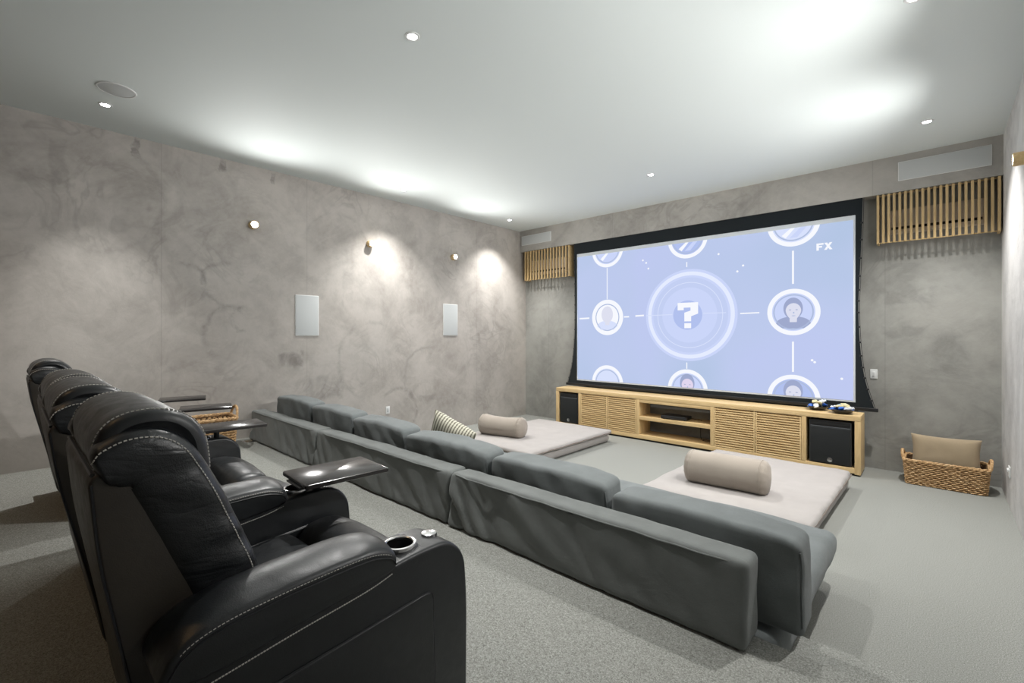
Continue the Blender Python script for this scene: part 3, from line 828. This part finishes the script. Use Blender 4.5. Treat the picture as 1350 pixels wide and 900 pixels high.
def bolster(cx, cy, cz, L, r, rz, lab, sag=.0):
    n = 40; m_ = 40; V = []; F = []
    prof = []
    for k in range(n + 1):
        s = -1 + 2 * k / n; x = s * L / 2
        e = abs(s); rr = r
        if e > .80: rr = r * math.sqrt(max(0, 1 - ((e - .80) / .20) ** 2.6)) * .985
        prof.append((x, rr))
    for x, rr in prof:
        for k in range(m_):
            a = 2 * PI * k / m_
            e = abs(x) / (L / 2)
            g = 1 + (.035 * math.sin(a * 15) * max(0, min(1, (e - .72) / .12)) * (1 if e < .97 else 0))
            y = math.cos(a) * rr * g; z = math.sin(a) * rr * g
            z -= sag * (1 - e ** 2) * (1 if z > 0 else .2)
            q = Vector((x, y, z)); q += Vector((0, y, z)).normalized() * .006 * nz((x, y, z), 6, cx) if rr > .01 else Vector((0, 0, 0))
            if q.z < -r * .86: q.z = -r * .86 + (q.z + r * .86) * .25
            V.append(q)
    for i in range(n):
        for k in range(m_):
            l = (k + 1) % m_; F.append((i * m_ + k, i * m_ + l, (i + 1) * m_ + l, (i + 1) * m_ + k))
    F.append(tuple(range(m_))); F.append(tuple(n * m_ + k for k in reversed(range(m_))))
    t = thing('bolster', (cx, cy, cz), lab, 'bolster', 'sand bolsters on the mattresses', rz)
    o = from_data('bolster_cover', [p + Vector((0, 0, r * .885)) for p in V], F, M['bolster'], t, True, 180)
    for sg in (-1, 1):
        pts = [(sg * L / 2 * .80, math.cos(2 * PI * k / 40) * (r + .001), math.sin(2 * PI * k / 40) * (r + .001) + r * .885 - (sag * .36 if math.sin(2 * PI * k / 40) > 0 else 0)) for k in range(40)]
        MB().tube(pts, .0035, 5, True).obj('piping', M['bolster'], o)
    return t
bolster(-1.55, 4.84, .207, .80, .165, .06, 'sand bolster cushion lying across the right floor mattress')
bolster(-4.82, 5.03, .207, .78, .160, .20, 'saggy sand bolster cushion lying across the left floor mattress', .03)

# ---------------------------------------------------------------- floor sofa in three modules
def folds(p, amp, seed, ztop, h):
    """vertical drape folds, stronger toward the hem"""
    t = max(0, min(1, (ztop - p.z) / h))
    a = noise.noise(Vector((p.x * 3.4 + seed + p.z * 4, p.z * 2.4, seed))) + .55 * noise.noise(Vector((p.x * 8 + p.z * 7, p.z * 5 + seed, 3.3))) \
        + .9 * max(-.2, 1 - 4.2 * abs(noise.noise(Vector((p.x * 5.5 + p.z * 5.0 + seed, p.z * 2, 8.1)))))
    return amp * (.15 + 1.5 * t * (1.1 - .75 * t)) * a
SOFA = [(-2.505, -.582, 'long grey linen floor sofa section at the right end of the sofa row', 0),
        (-4.572, -2.517, 'grey linen floor sofa section in the middle of the sofa row', 1),
        (-6.43, -4.584, 'grey linen floor sofa section at the left end of the row, against the left wall', 2)]
for x0, x1, lab, ix in SOFA:
    cx = (x0 + x1) / 2; w = x1 - x0
    t = thing('floor_sofa', (cx, 2.16, 0), lab, 'sofa', 'floor sofa sections')
    hh = .365; sd = 11.3 * ix + 2
    def fb(p):
        z = p.z + hh / 2
        q = p.copy()
        ends = max(0, 1 - (w / 2 - abs(p.x)) / .35)
        am = (.005 + .034 * max(0, min(1, .40 - p.x / w)) ** 1.5 + .010 * ends * (p.x < 0)) if ix == 0 else .011 + .010 * ends + (.009 if ix == 2 else 0)
        if p.y < 0: q.y += folds(Vector((p.x + cx, 0, z)), am, sd, hh, hh) + .010 * (1 - z / hh) * -1
        else: q.y += .006 * nz(p, 4, sd)
        if abs(p.x) > w / 2 - .05: q.x += .010 * nz((p.y * 2, p.z, 1), 6, sd) * (1 - z / hh)
        if p.z > 0: q.z += .010 * nz((p.x, p.y, 0), 2.2, sd) + .004 * nz((p.x, p.y, 0), 9, sd)
        q.y += .022 * (z / hh)                # leans slightly back
        return q
    bk = rbox('backrest', (w, .172, hh), .030, M['sofa'], (0, 2.152 - 2.16, PZ + .004 + hh / 2), t, 3, (int(w * 46), 5, 16), fb)
    # welt seam along the upper edges
    pts = [(-w / 2 + .022 + (w - .044) * k / 60, 2.066 - 2.16 + .020 + .02 * abs(k / 30 - 1) ** 12 + .004 * nz((k * .3, 0, 0), 1, sd), PZ + hh - .012 + .006 * nz((k * .21, 1, 0), 1, sd)) for k in range(61)]
    MB().tube(pts, .0045, 6).obj('welt_seam', M['sofa'], bk)
    def fs(p):
        q = p.copy()
        if p.z > 0: q.z += .012 * nz((p.x, p.y, 0), 3.0, sd) + .02 * (1 - (p.x / (w / 2)) ** 4) * .5
        q.x += .010 * nz(p, 5, sd + 3) * (abs(p.x) > w / 2 - .08)
        q.y += .010 * nz(p, 5, sd + 4) * (p.y > .6)
        return q
    yb, yf = 2.275, 3.86
    rbox('seat_mattress', (w - .02 if ix else w + .06, yf - yb, .175), .07, M['cushion'], (0 if ix else .05, (yb + yf) / 2 - 2.16, TZ + .004 + .0875), t, 4, (24, 20, 2), fs)
    MB().box(-w / 2 + .06, w / 2 - .06, 2.76 - 2.16, 3.76 - 2.16, 0.001, TZ + .012, .01).obj('base', M['dark'], t)

CU = [(-1.375, -.425, .435), (-2.335, -1.395, .475), (-3.375, -2.355, .50), (-4.27, -3.395, .515), (-5.20, -4.29, .535), (-6.20, -5.22, .55)]
CL = ['grey linen back cushion at the right end of the sofa row, largest in view', 'grey linen back cushion, second from the right end of the sofa row',
      'slouching grey linen back cushion in front of the striped throw pillow', 'grey linen back cushion just left of the slouching one by the striped pillow',
      'grey linen back cushion, second from the left end of the sofa row', 'grey linen back cushion at the left end of the sofa row, by the left wall']
for i, ((x0, x1, h), lab) in enumerate(zip(CU, CL)):
    w = x1 - x0; th = .20; sd = 4.7 * i + 1
    t = thing('back_cushion', ((x0 + x1) / 2, 2.415, TZ + .19), lab, 'cushion', 'loose back cushions along the sofa row')
    def fc(p):
        u = p.x / (w / 2); v = p.z / (h / 2)
        pf = (1 - u * u) * (1 - .6 * v * v)
        q = p.copy()
        q.y += (.040 if p.y > 0 else -.018) * pf * (abs(p.y) / (th / 2))
        q.z += (.020 * (1 - u * u) - (.018 if i == 2 else .008)) * (v > 0) * v
        am = .016
        q.y += am * noise.noise(Vector((p.x * 6 + sd, p.z * 9 + p.x * 5, p.y * 5)))
        q.z += .008 * noise.noise(Vector((p.x * 4 + sd, p.y * 7, sd))) * (v > .3)
        # pinched corners
        cpk = max(0, abs(u) - .86) / .14 * max(0, v - .5) / .5
        q.z -= .012 * cpk; q.x -= .008 * cpk * (1 if u > 0 else -1)
        return q
    tilt = Matrix.Rotation(math.radians(3 + 2 * (i == 2)), 4, 'X')
    o = rbox('cushion_cover', (w, th, h), .034, M['cushion'], (0, 0, h / 2 + .008), t, 4, (int(w * 30), 5, 14), fc, tilt)
    bseam = MB()
    for yy, zz in ((-th / 2 + .006, h - .03), ):
        pts = []
        for k in range(49):
            px_ = -w / 2 + .05 + (w - .1) * k / 48
            u = px_ / (w / 2)
            p = fc(Vector((px_, -th / 2 + .008, h / 2 - .030)))
            p.y -= .001
            pts.append((tilt @ p) + Vector((0, 0, h / 2 + .008)))
        bseam.tube(pts, .0045, 6)
    for sx in (1,):
        pts = []
        for k in range(25):
            pz_ = -h / 2 + .05 + (h - .09) * k / 24
            pts.append((tilt @ fc(Vector((sx * (w / 2 - .007), -th / 2 + .010, pz_)))) + Vector((0, 0, h / 2 + .008)))
        bseam.tube(pts, .0045, 6)
    bseam.obj('welt_seam', M['cushion'], o)

def pillow(name, w, h, th, m, loc, mtx, lab, cat, n=22):
    V = []; F = []
    for sd_ in (1, -1):
        for i in range(n + 1):
            for j in range(n + 1):
                u = -1 + 2 * i / n; v = -1 + 2 * j / n
                f = max(0, (1 - u ** 4) * (1 - v ** 4)) ** .5 * (1 - .25 * (u * u + v * v) * .5)
                x = u * w / 2 * (1 - .07 * (1 - v * v) * abs(u) ** 3 * -1 * -1); z = v * h / 2 * (1 - .08 * (1 - u * u) * abs(v) ** 3)
                y = sd_ * (th / 2 * f + .002) + .006 * nz((x, z, sd_), 7, 2)
                V.append(Vector((x, y, z)))
    s = (n + 1) ** 2
    for k in (0, s):
        for i in range(n):
            for j in range(n): F.append((k + i * (n + 1) + j, k + (i + 1) * (n + 1) + j, k + (i + 1) * (n + 1) + j + 1, k + i * (n + 1) + j + 1))
    rim = [(i, 0) for i in range(n)] + [(n, j) for j in range(n)] + [(i, n) for i in range(n, 0, -1)] + [(0, j) for j in range(n, 0, -1)]
    idx = [a * (n + 1) + b_ for a, b_ in rim]
    for a in range(len(idx)):
        b_ = (a + 1) % len(idx); F.append((idx[a], idx[b_], s + idx[b_], s + idx[a]))
    o = from_data(name, V, F, m, None, True, 60)
    o.matrix_world = Matrix.Translation(loc) @ mtx
    return tag(o, lab, cat)
pillow('throw_pillow', .48, .48, .17, M['stripe'], (-3.47, 2.90, .70), Matrix.Rotation(math.radians(14), 4, 'Z') @ Matrix.Rotation(math.radians(20), 4, 'X') @ Matrix.Rotation(math.radians(27), 4, 'Y'),
       'cream striped throw pillow propped behind the sofa back cushions', 'pillow')

# ---------------------------------------------------------------- recliners
# profile points below are (y in room, height over the platform); things sit at y = 0.6
Y0 = .6
def yz(pts): return [(a - Y0, b_) for a, b_ in pts]

def seat_parts(t, cx, w, rec=0.0):
    """seat, footrest, back and headrest of one place centred on cx (thing space); rec shifts the back a little to the rear"""
    hw = w / 2
    sd = cx * 7.7 + 3 + t.location.x
    # under-frame
    slab('base_frame', yz(round_poly([(.30, .05), (1.00, .05), (1.03, .30), (.30, .30)], .02)), cx - hw + .004, cx + hw - .004, .01, M['leather'], t)
    # seat cushion
    def fseat(p):
        u = (p.x - cx) / hw
        q = p.copy()
        if p.z > .40: q.z += .016 * (1 - u * u) + .006 * nz(p, 7, sd)
        return q
    pl = catmull([(p[0], p[1], 0) for p in yz([(.36, .31), (.36, .44), (.42, .475), (.60, .480), (.76, .490), (.815, .465), (.825, .40), (.815, .31)])], True, 4)
    slab('seat', [(p.x, p.y) for p in pl], cx - hw + .006, cx + hw - .006, .035, M['leather'], t, fn=fseat, mids=10)
    # footrest pad
    def ffoot(p):
        u = (p.x - cx) / hw; q = p.copy()
        q.z += (.020 * (1 - abs(u) ** 2.5) - .006) * (p.z > .3) + .005 * nz(p, 8, sd)
        q.y += .012 * (1 - u * u) * (p.y > .40)
        return q
    pl = catmull([(p[0], p[1], 0) for p in yz([(.835, .34), (.828, .44), (.87, .505), (.95, .520), (1.02, .500), (1.065, .43), (1.075, .32), (1.07, .17), (1.05, .11), (1.00, .13), (.98, .28)])], True, 4)
    slab('footrest', [(p.x, p.y) for p in pl], cx - hw + .006, cx + hw - .006, .040, M['leather'], t, fn=ffoot, mids=10)
    dy = -rec
    def rr(p): return Vector((p.x, p.y + dy * max(0, min(1, (p.z - .3) / .7)), p.z))
    # rear shell: flat back panel with flat triangular cheeks
    sh = round_poly(yz([(.28, .13), (.235, .20), (.208, .39), (.172, .60), (.137, .80), (.120, .985), (.132, 1.005), (.215, 1.000), (.275, .90), (.38, .645), (.46, .46), (.42, .13)]), [.02, .03, .1, .1, .1, .012, .008, .02, .1, .1, .05, .02], 4)
    shell = slab('back_shell', [(p.x, p.y) for p in sh], cx - hw + .006, cx + hw - .006, .010, M['leather_reflect'], t, fn=rr)
    b = MB()
    for sx in (-1, 1):
        pts = [Vector((cx + sx * (hw - .004), a - Y0 + .002, z)) for a, z in [(.238, .21), (.210, .39), (.174, .60), (.139, .80), (.123, .985)]]
        b.tube([rr(p) for p in catmull(pts, False, 5)], .0032, 6)
    b.tube([rr(Vector((cx - hw + .02 + (w - .04) * k / 10, .129 - Y0, 1.004))) for k in range(11)], .005, 6)
    b.obj('piping', M['piping'], shell)
    # side wings: padded rolls that climb the front of the cheek and fold back over its top
    path = [(.474, .42, .045), (.450, .51, .074), (.418, .60, .086), (.385, .69, .090), (.345, .79, .090), (.308, .88, .090), (.277, .95, .088),
            (.245, 1.006, .084), (.205, 1.022, .076), (.166, 1.018, .063), (.146, 1.012, .048), (.136, 1.008, .028)]
    cl = catmull([(a - Y0, b_, c_) for a, b_, c_ in path], False, 7); NA = 28; L = len(cl)
    for sx in (-1, 1):
        V = []; F = []; seam = []
        for i, p in enumerate(cl):
            q0 = cl[max(0, i - 1)]; q1 = cl[min(L - 1, i + 1)]
            tv = Vector((q1.x - q0.x, q1.y - q0.y)).normalized(); nv = Vector((tv.y, -tv.x))
            hx = .056 * (1 if i < L - 8 else math.sqrt(max(.12, 1 - ((i - (L - 8)) / 8) ** 2)))
            wr = 0.0
            for k in range(NA):
                a = 2 * PI * k / NA
                c_, s_ = math.cos(a), math.sin(a)
                u = math.copysign(abs(c_) ** .62, c_); v_ = math.copysign(abs(s_) ** .62, s_)
                yy = p.x + nv.x * p.z * u; zz = p.y + nv.y * p.z * u
                xx = hx * v_ * (1 + .10 * (1 - u * u))
                g = nz((yy * 1.2, zz * 1.9, sd), 9, sx) + .6 * math.sin(zz * 62 + u * 2.5 + 3 * nz((yy, zz, 0), 6, sd))
                xx += .0065 * g * max(0, min(1, (yy + Y0 - .20) / .10)) * (1 if v_ > 0 else 0) * max(0, min(1, u + .9))
                V.append(rr(Vector((cx + sx * (hw - .053 + xx), yy, zz))))
                if k == 4: seam.append(V[-1] + Vector((sx * .001, nv.x * .001, nv.y * .001)))
        for i in range(L - 1):
            for k in range(NA):
                l = (k + 1) % NA; F.append((i * NA + k, i * NA + l, (i + 1) * NA + l, (i + 1) * NA + k))
        F.append(tuple(range(NA))); F.append(tuple((L - 1) * NA + k for k in reversed(range(NA))))
        wing = from_data('back_wing', V, F, M['leather_soft'], t, True, 60)
        stitches('stitching', seam[8:], wing, .0017, .010, .35)
    # inner back: padded with three horizontal rolls
    n = 60; fr = []
    for k in range(n + 1):
        z = .46 + (.985 - .46) * k / n
        yl = .490 - (z - .46) * .36
        roll = abs(math.sin(PI * (z - .46) / .175)) ** .6
        fr.append((yl + .012 + .032 * roll, z))
    pp = fr + [(.20, 1.00), (.20, .95), (.30, .70), (.38, .47)]
    def fi(p):
        u = (p.x - cx) / (hw - .06); q = rr(p)
        q.y += .022 * (1 - u * u) * (p.y > -.28)
        return q
    slab('back_pad', yz(pp), cx - hw + .055, cx + hw - .055, .02, M['leather_soft'], t, fn=fi, mids=8)
    # headrest roll
    hp = yz([(.150, .985), (.134, 1.030), (.138, 1.075), (.160, 1.112), (.198, 1.133), (.245, 1.138), (.292, 1.128), (.332, 1.100), (.358, 1.058), (.368, 1.005), (.370, .955), (.362, .905), (.335, .885), (.29, .90), (.22, .945)])
    hpp = [(p.x, p.y) for p in catmull([(a, b_, 0) for a, b_ in hp], True, 5)]
    def fh(p):
        u = (p.x - cx) / (hw - .035); q = rr(p)
        s = 1 + .022 * (1 - u * u)
        c0 = Vector((p.x, .25 - Y0, 1.00)); q = Vector((q.x, c0.y + (q.y - c0.y) * s, c0.z + (q.z - c0.z) * s))
        q.z += .003 * nz(p, 9, sd)
        return q
    head = slab('headrest', hpp, cx - hw + .035, cx + hw - .035, .028, M['leather'], t, dome=-.010, fn=fh, mids=10)
    he = inset([Vector(p) for p in hpp], -.0015)
    L = len(he)
    for sx in (-1, 1):
        st_ = [fh(Vector((cx + sx * (hw - .035 - .030), he[k].x, he[k].y))) for k in range(2, int(L * .74))]
        stitches('stitching', st_, head, .0017, .010, .35)

def arm(t, ax, w=.18, tray=None, disc=True, outer=1):
    """arm centred on ax (thing space); outer = the side that shows its panel"""
    hw = w / 2
    body = slab('arm', [(p.x, p.y) for p in round_poly(yz([(.30, .045), (.265, .40), (.240, .575), (.30, .600), (.76, .618), (.90, .632), (1.02, .628), (1.085, .56), (1.098, .40), (1.095, .045)]),
                [.01, .1, .05, .08, .1, .08, .07, .08, .1, .01], 6)], ax - hw, ax + hw, .014, M['leather'], t)
    # upholstered pad on the rear part of the arm
    pp = yz([(.222, .560), (.224, .600), (.255, .640), (.33, .668), (.45, .682), (.60, .690), (.72, .690), (.785, .672), (.806, .642), (.790, .606), (.70, .590), (.50, .568), (.32, .545)])
    pc = [(p.x, p.y) for p in catmull([(a, b_, 0) for a, b_ in pp], True, 5)]
    def fp(p):
        u = (p.x - ax) / (hw + .004); q = p.copy()
        if p.z > .62: q.z += .022 * (1 - u * u) * min(1, (p.z - .62) / .04) - .004
        q.z += .002 * nz(p, 14, ax)
        return q
    pad = slab('arm_pad', pc, ax - hw - .006, ax + hw + .006, .015, M['leather'], t, fn=fp, mids=6)
    for sx in ((-1, 1) if outer else (1,)):
        e = [(.232, .595), (.262, .634), (.335, .660), (.45, .673), (.60, .681), (.715, .681), (.778, .664), (.798, .640)]
        pts = catmull([(ax + sx * (hw + .0035), a - Y0, z - .003) for a, z in e], False, 6)
        stitches('stitching', pts, pad, .0013, .009, .35)
        MB().tube([(ax + sx * (hw + .0075), p.y, p.z - .010) for p in pts], .0026, 6).obj('piping', M['piping'], pad)
        e2 = [(.25, .525), (.33, .534), (.50, .557), (.70, .580), (.79, .600)]
        stitches('stitching', catmull([(ax + sx * (hw + .001), a - Y0, z) for a, z in e2], False, 8), body, .0018, .007, .25)
        e3 = [(.80, .606), (.90, .618), (1.00, .614), (1.055, .580), (1.078, .52)]
        MB().tube(catmull([(ax + sx * (hw - .006), a - Y0, z) for a, z in e3], False, 8), .003, 6).obj('piping', M['piping'], body)
    if outer:
        pn = [(p.x, p.y) for p in round_poly(yz([(.30, .10), (.30, .455), (.42, .478), (.65, .508), (.93, .478), (.952, .44), (.952, .10)]), [.03, .03, 0, .1, .03, .02, .02], 5)]
        pn = [(p.x, p.y) for p in round_poly(yz([(.30, .10), (.30, .44), (.940, .492), (.952, .10)]), [.03, .03, .035, .02], 6)]
        x0 = ax + hw - .006
        pan = slab('side_panel', pn, x0, x0 + .012, .005, M['leather'], t)
        MB().tube([(x0 + .007, a, z) for a, z in pn], .004, 6, True).obj('piping', M['piping'], pan)
    zc = .629; yc = .875 - Y0
    cut = MB().lathe([(.0455, -.10), (.0455, .05)], 40, 'z', (ax, yc, zc)).obj('cutter', M['cup'], t)
    md = body.modifiers.new('hole', 'BOOLEAN'); md.operation = 'DIFFERENCE'; md.solver = 'EXACT'; md.object = cut
    bpy.context.view_layer.update()
    me = bpy.data.meshes.new_from_object(body.evaluated_get(bpy.context.evaluated_depsgraph_get()))
    if len(me.polygons) > 50:
        body.modifiers.clear(); body.data = me
    bpy.data.objects.remove(cut)
    well = MB().lathe([(.0001, -.072), (.036, -.072), (.040, -.066), (.0445, .004), (.0452, .004), (.041, -.070), (.036, -.075), (.0001, -.075)], 40, 'z', (ax, yc, zc)).obj('cup_well', M['cup'], t)
    MB().lathe([(.0430, .001), (.0430, .008), (.046, .011), (.053, .010), (.056, .004), (.056, -.004), (.0430, .001)], 40, 'z', (ax, yc, zc)).obj('cup_ring', M['chrome'], t)
    if disc:
        MB().lathe([(.0001, .007), (.021, .007), (.027, .005), (.028, -.004)], 28, 'z', (ax, .995 - Y0, zc + .001)).obj('control_disc', M['chrome'], t)
    if tray:
        tx, ty, rz = tray
        pst = MB().lathe([(.017, 0), (.017, .035), (.012, .037), (.012, .068)], 20, 'z', (ax + .035, .955 - Y0, .628))
        post = pst.obj('tray_post', M['black'], t)
        mt = Matrix.Translation((ax + tx, ty - Y0, .694)) @ Matrix.Rotation(rz, 4, 'Z')
        ar = MB().box(-.06, .10, -.20, -.14, -.016, -.008, .003).xf(mt).obj('tray_arm', M['black'], t)
        V_ = []; pl = round_poly([(-.145, -.19), (.145, -.19), (.145, .19), (-.145, .19)], .014, 4)
        br = MB(); L = len(pl); zz = (-.010, -.007, .007, .010); ii = (.004, 0, 0, .004)
        for z_, i_ in zip(zz, ii):
            V_ += [Vector((p.x, p.y, z_)) for p in inset(pl, i_)]
        F_ = [tuple(reversed(range(L))), tuple(3 * L + k for k in range(L))]
        for s in range(3): F_ += [(s * L + k, s * L + (k + 1) % L, (s + 1) * L + (k + 1) % L, (s + 1) * L + k) for k in range(L)]
        br.add(V_, F_).xf(mt).obj('tray_table', M['tray'], t)

SW = .635
# nearest recliner with both its arms
t1 = thing('recliner', (-1.72, Y0, PZ), 'black leather recliner nearest the camera, with stitched arm and steel cup holder', 'recliner')
seat_parts(t1, 0, SW)
arm(t1, .41); arm(t1, -.41, tray=(.085, 1.025, -.06), disc=False)
# two places side by side sharing the next arm
t2 = thing('recliner_loveseat', (-2.90, Y0, PZ), 'black leather two-seat recliner beside the nearest recliner', 'recliner')
seat_parts(t2, .322, SW, .03); seat_parts(t2, -.322, SW, .02)
arm(t2, -.74, tray=(.03, 1.05, -.10), disc=False)
# far recliner standing apart
t3 = thing('recliner', (-5.02, Y0, PZ), 'black leather recliner furthest from the camera, near the left wall', 'recliner')
seat_parts(t3, 0, SW, .03)
arm(t3, .41, tray=(-.06, 1.16, -.25), disc=False); arm(t3, -.41, tray=(-.04, 1.16, -.25), disc=False)

# ---------------------------------------------------------------- wicker baskets
def rrect(w, d, r, n=120):
    cor = round_poly([(-w / 2, -d / 2), (w / 2, -d / 2), (w / 2, d / 2), (-w / 2, d / 2)], r, 6)
    L = len(cor); seg = [(cor[(i + 1) % L] - cor[i]).length for i in range(L)]; tot = sum(seg); out = []
    for k in range(n):
        s = tot * k / n
        for i in range(L):
            if s <= seg[i] + 1e-9: out.append(cor[i].lerp(cor[(i + 1) % L], s / max(seg[i], 1e-9))); break
            s -= seg[i]
    return out
def basket(loc, rz, w, d, h, flare, lab, handle):
    t = thing('wicker_basket', loc, lab, 'basket', None, rz)
    n = 132; rows = 13
    b = MB(); ground = .012
    for r in range(rows):
        f = r / (rows - 1); z = ground + (h - .03) * f
        P_ = rrect(w * (1 - flare * (1 - f)), d * (1 - flare * (1 - f)), .05, n)
        pts = []
        for k, p in enumerate(P_):
            tn = (P_[(k + 1) % n] - P_[k - 1]).normalized(); nr = Vector((tn.y, -tn.x))
            q = p + nr * .005 * (1 if (k // 2 + r) % 2 else -1)
            pts.append((q.x, q.y, z + .003 * math.sin(k * 2.1 + r)))
        b.tube(pts, h / rows * .40, 5, True)
    b.obj('woven_side', M['wicker'], t)
    v = []; fcs = []
    A = rrect(w * (1 - flare) - .012, d * (1 - flare) - .012, .05, 48); B = rrect(w - .016, d - .016, .05, 48)
    v = [(p.x, p.y, .008) for p in A] + [(p.x, p.y, h - .02) for p in B]
    fcs = [tuple(range(48))] + [(k, (k + 1) % 48, 48 + (k + 1) % 48, 48 + k) for k in range(48)]
    from_data('lining', v, fcs, M['wicker_dark'], t)
    b = MB()
    P_ = rrect(w, d, .05, n)
    for ph in (0, 1):
        pts = []
        for k, p in enumerate(P_):
            a = k * 2 * PI / 6 + ph * PI
            pts.append((p.x * (1 + .012 * math.cos(a)), p.y * (1 + .02 * math.cos(a)), h - .012 + .008 * math.sin(a)))
        b.tube(pts, .013, 6, True)
    b.obj('rim', M['wicker'], t)
    for sx in (-1, 1):
        b = MB()
        for ph in (0, PI):
            pts = []
            for k in range(41):
                a = PI * k / 40
                s = 2 * PI * k / 5 + ph
                pts.append((sx * (w / 2 + .006 + handle * .16 * math.sin(a)) + .006 * math.cos(s), -d * .30 * math.cos(a), h - .02 + handle * math.sin(a) + .006 * math.sin(s)))
            b.tube(pts, .011, 6)
        b.obj('handle', M['wicker'], t)
    return t
basket((.062, 7.20, 0), -.015, .70, .40, .285, .06, 'rectangular wicker basket on the carpet in the right corner, holding a tan pillow', .085)
basket((-6.16, 1.53, PZ), PI / 2 - .05, .54, .42, .38, .10, 'tall handled wicker basket behind the far recliner trays by the left wall', .12)
pillow('basket_pillow', .60, .40, .15, M['tan'], (.065, 7.27, .345), Matrix.Rotation(math.radians(-10), 4, 'X'), 'tan rectangular pillow standing in the wicker basket', 'pillow')

# ---------------------------------------------------------------- camera and look
cam = bpy.data.cameras.new('camera'); co = bpy.data.objects.new('camera', cam); C.objects.link(co)
co.location = (0, 0, 1.716); co.rotation_euler = (PI / 2, 0, math.radians(42.6))
cam.sensor_width = 36; cam.lens = 610 / 1350 * 36; cam.shift_x = 0.0; cam.shift_y = -9 / 1350
cam.clip_start = .05; cam.clip_end = 60
bpy.context.scene.camera = co
w = bpy.data.worlds.new('world'); bpy.context.scene.world = w; w.use_nodes = True
w.node_tree.nodes['Background'].inputs[0].default_value = (0, 0, 0, 1)
vs = bpy.context.scene.view_settings
vs.view_transform = 'Standard'; vs.look = 'None'; vs.exposure = 0.42; vs.gamma = 1.0; vs.use_curve_mapping = False
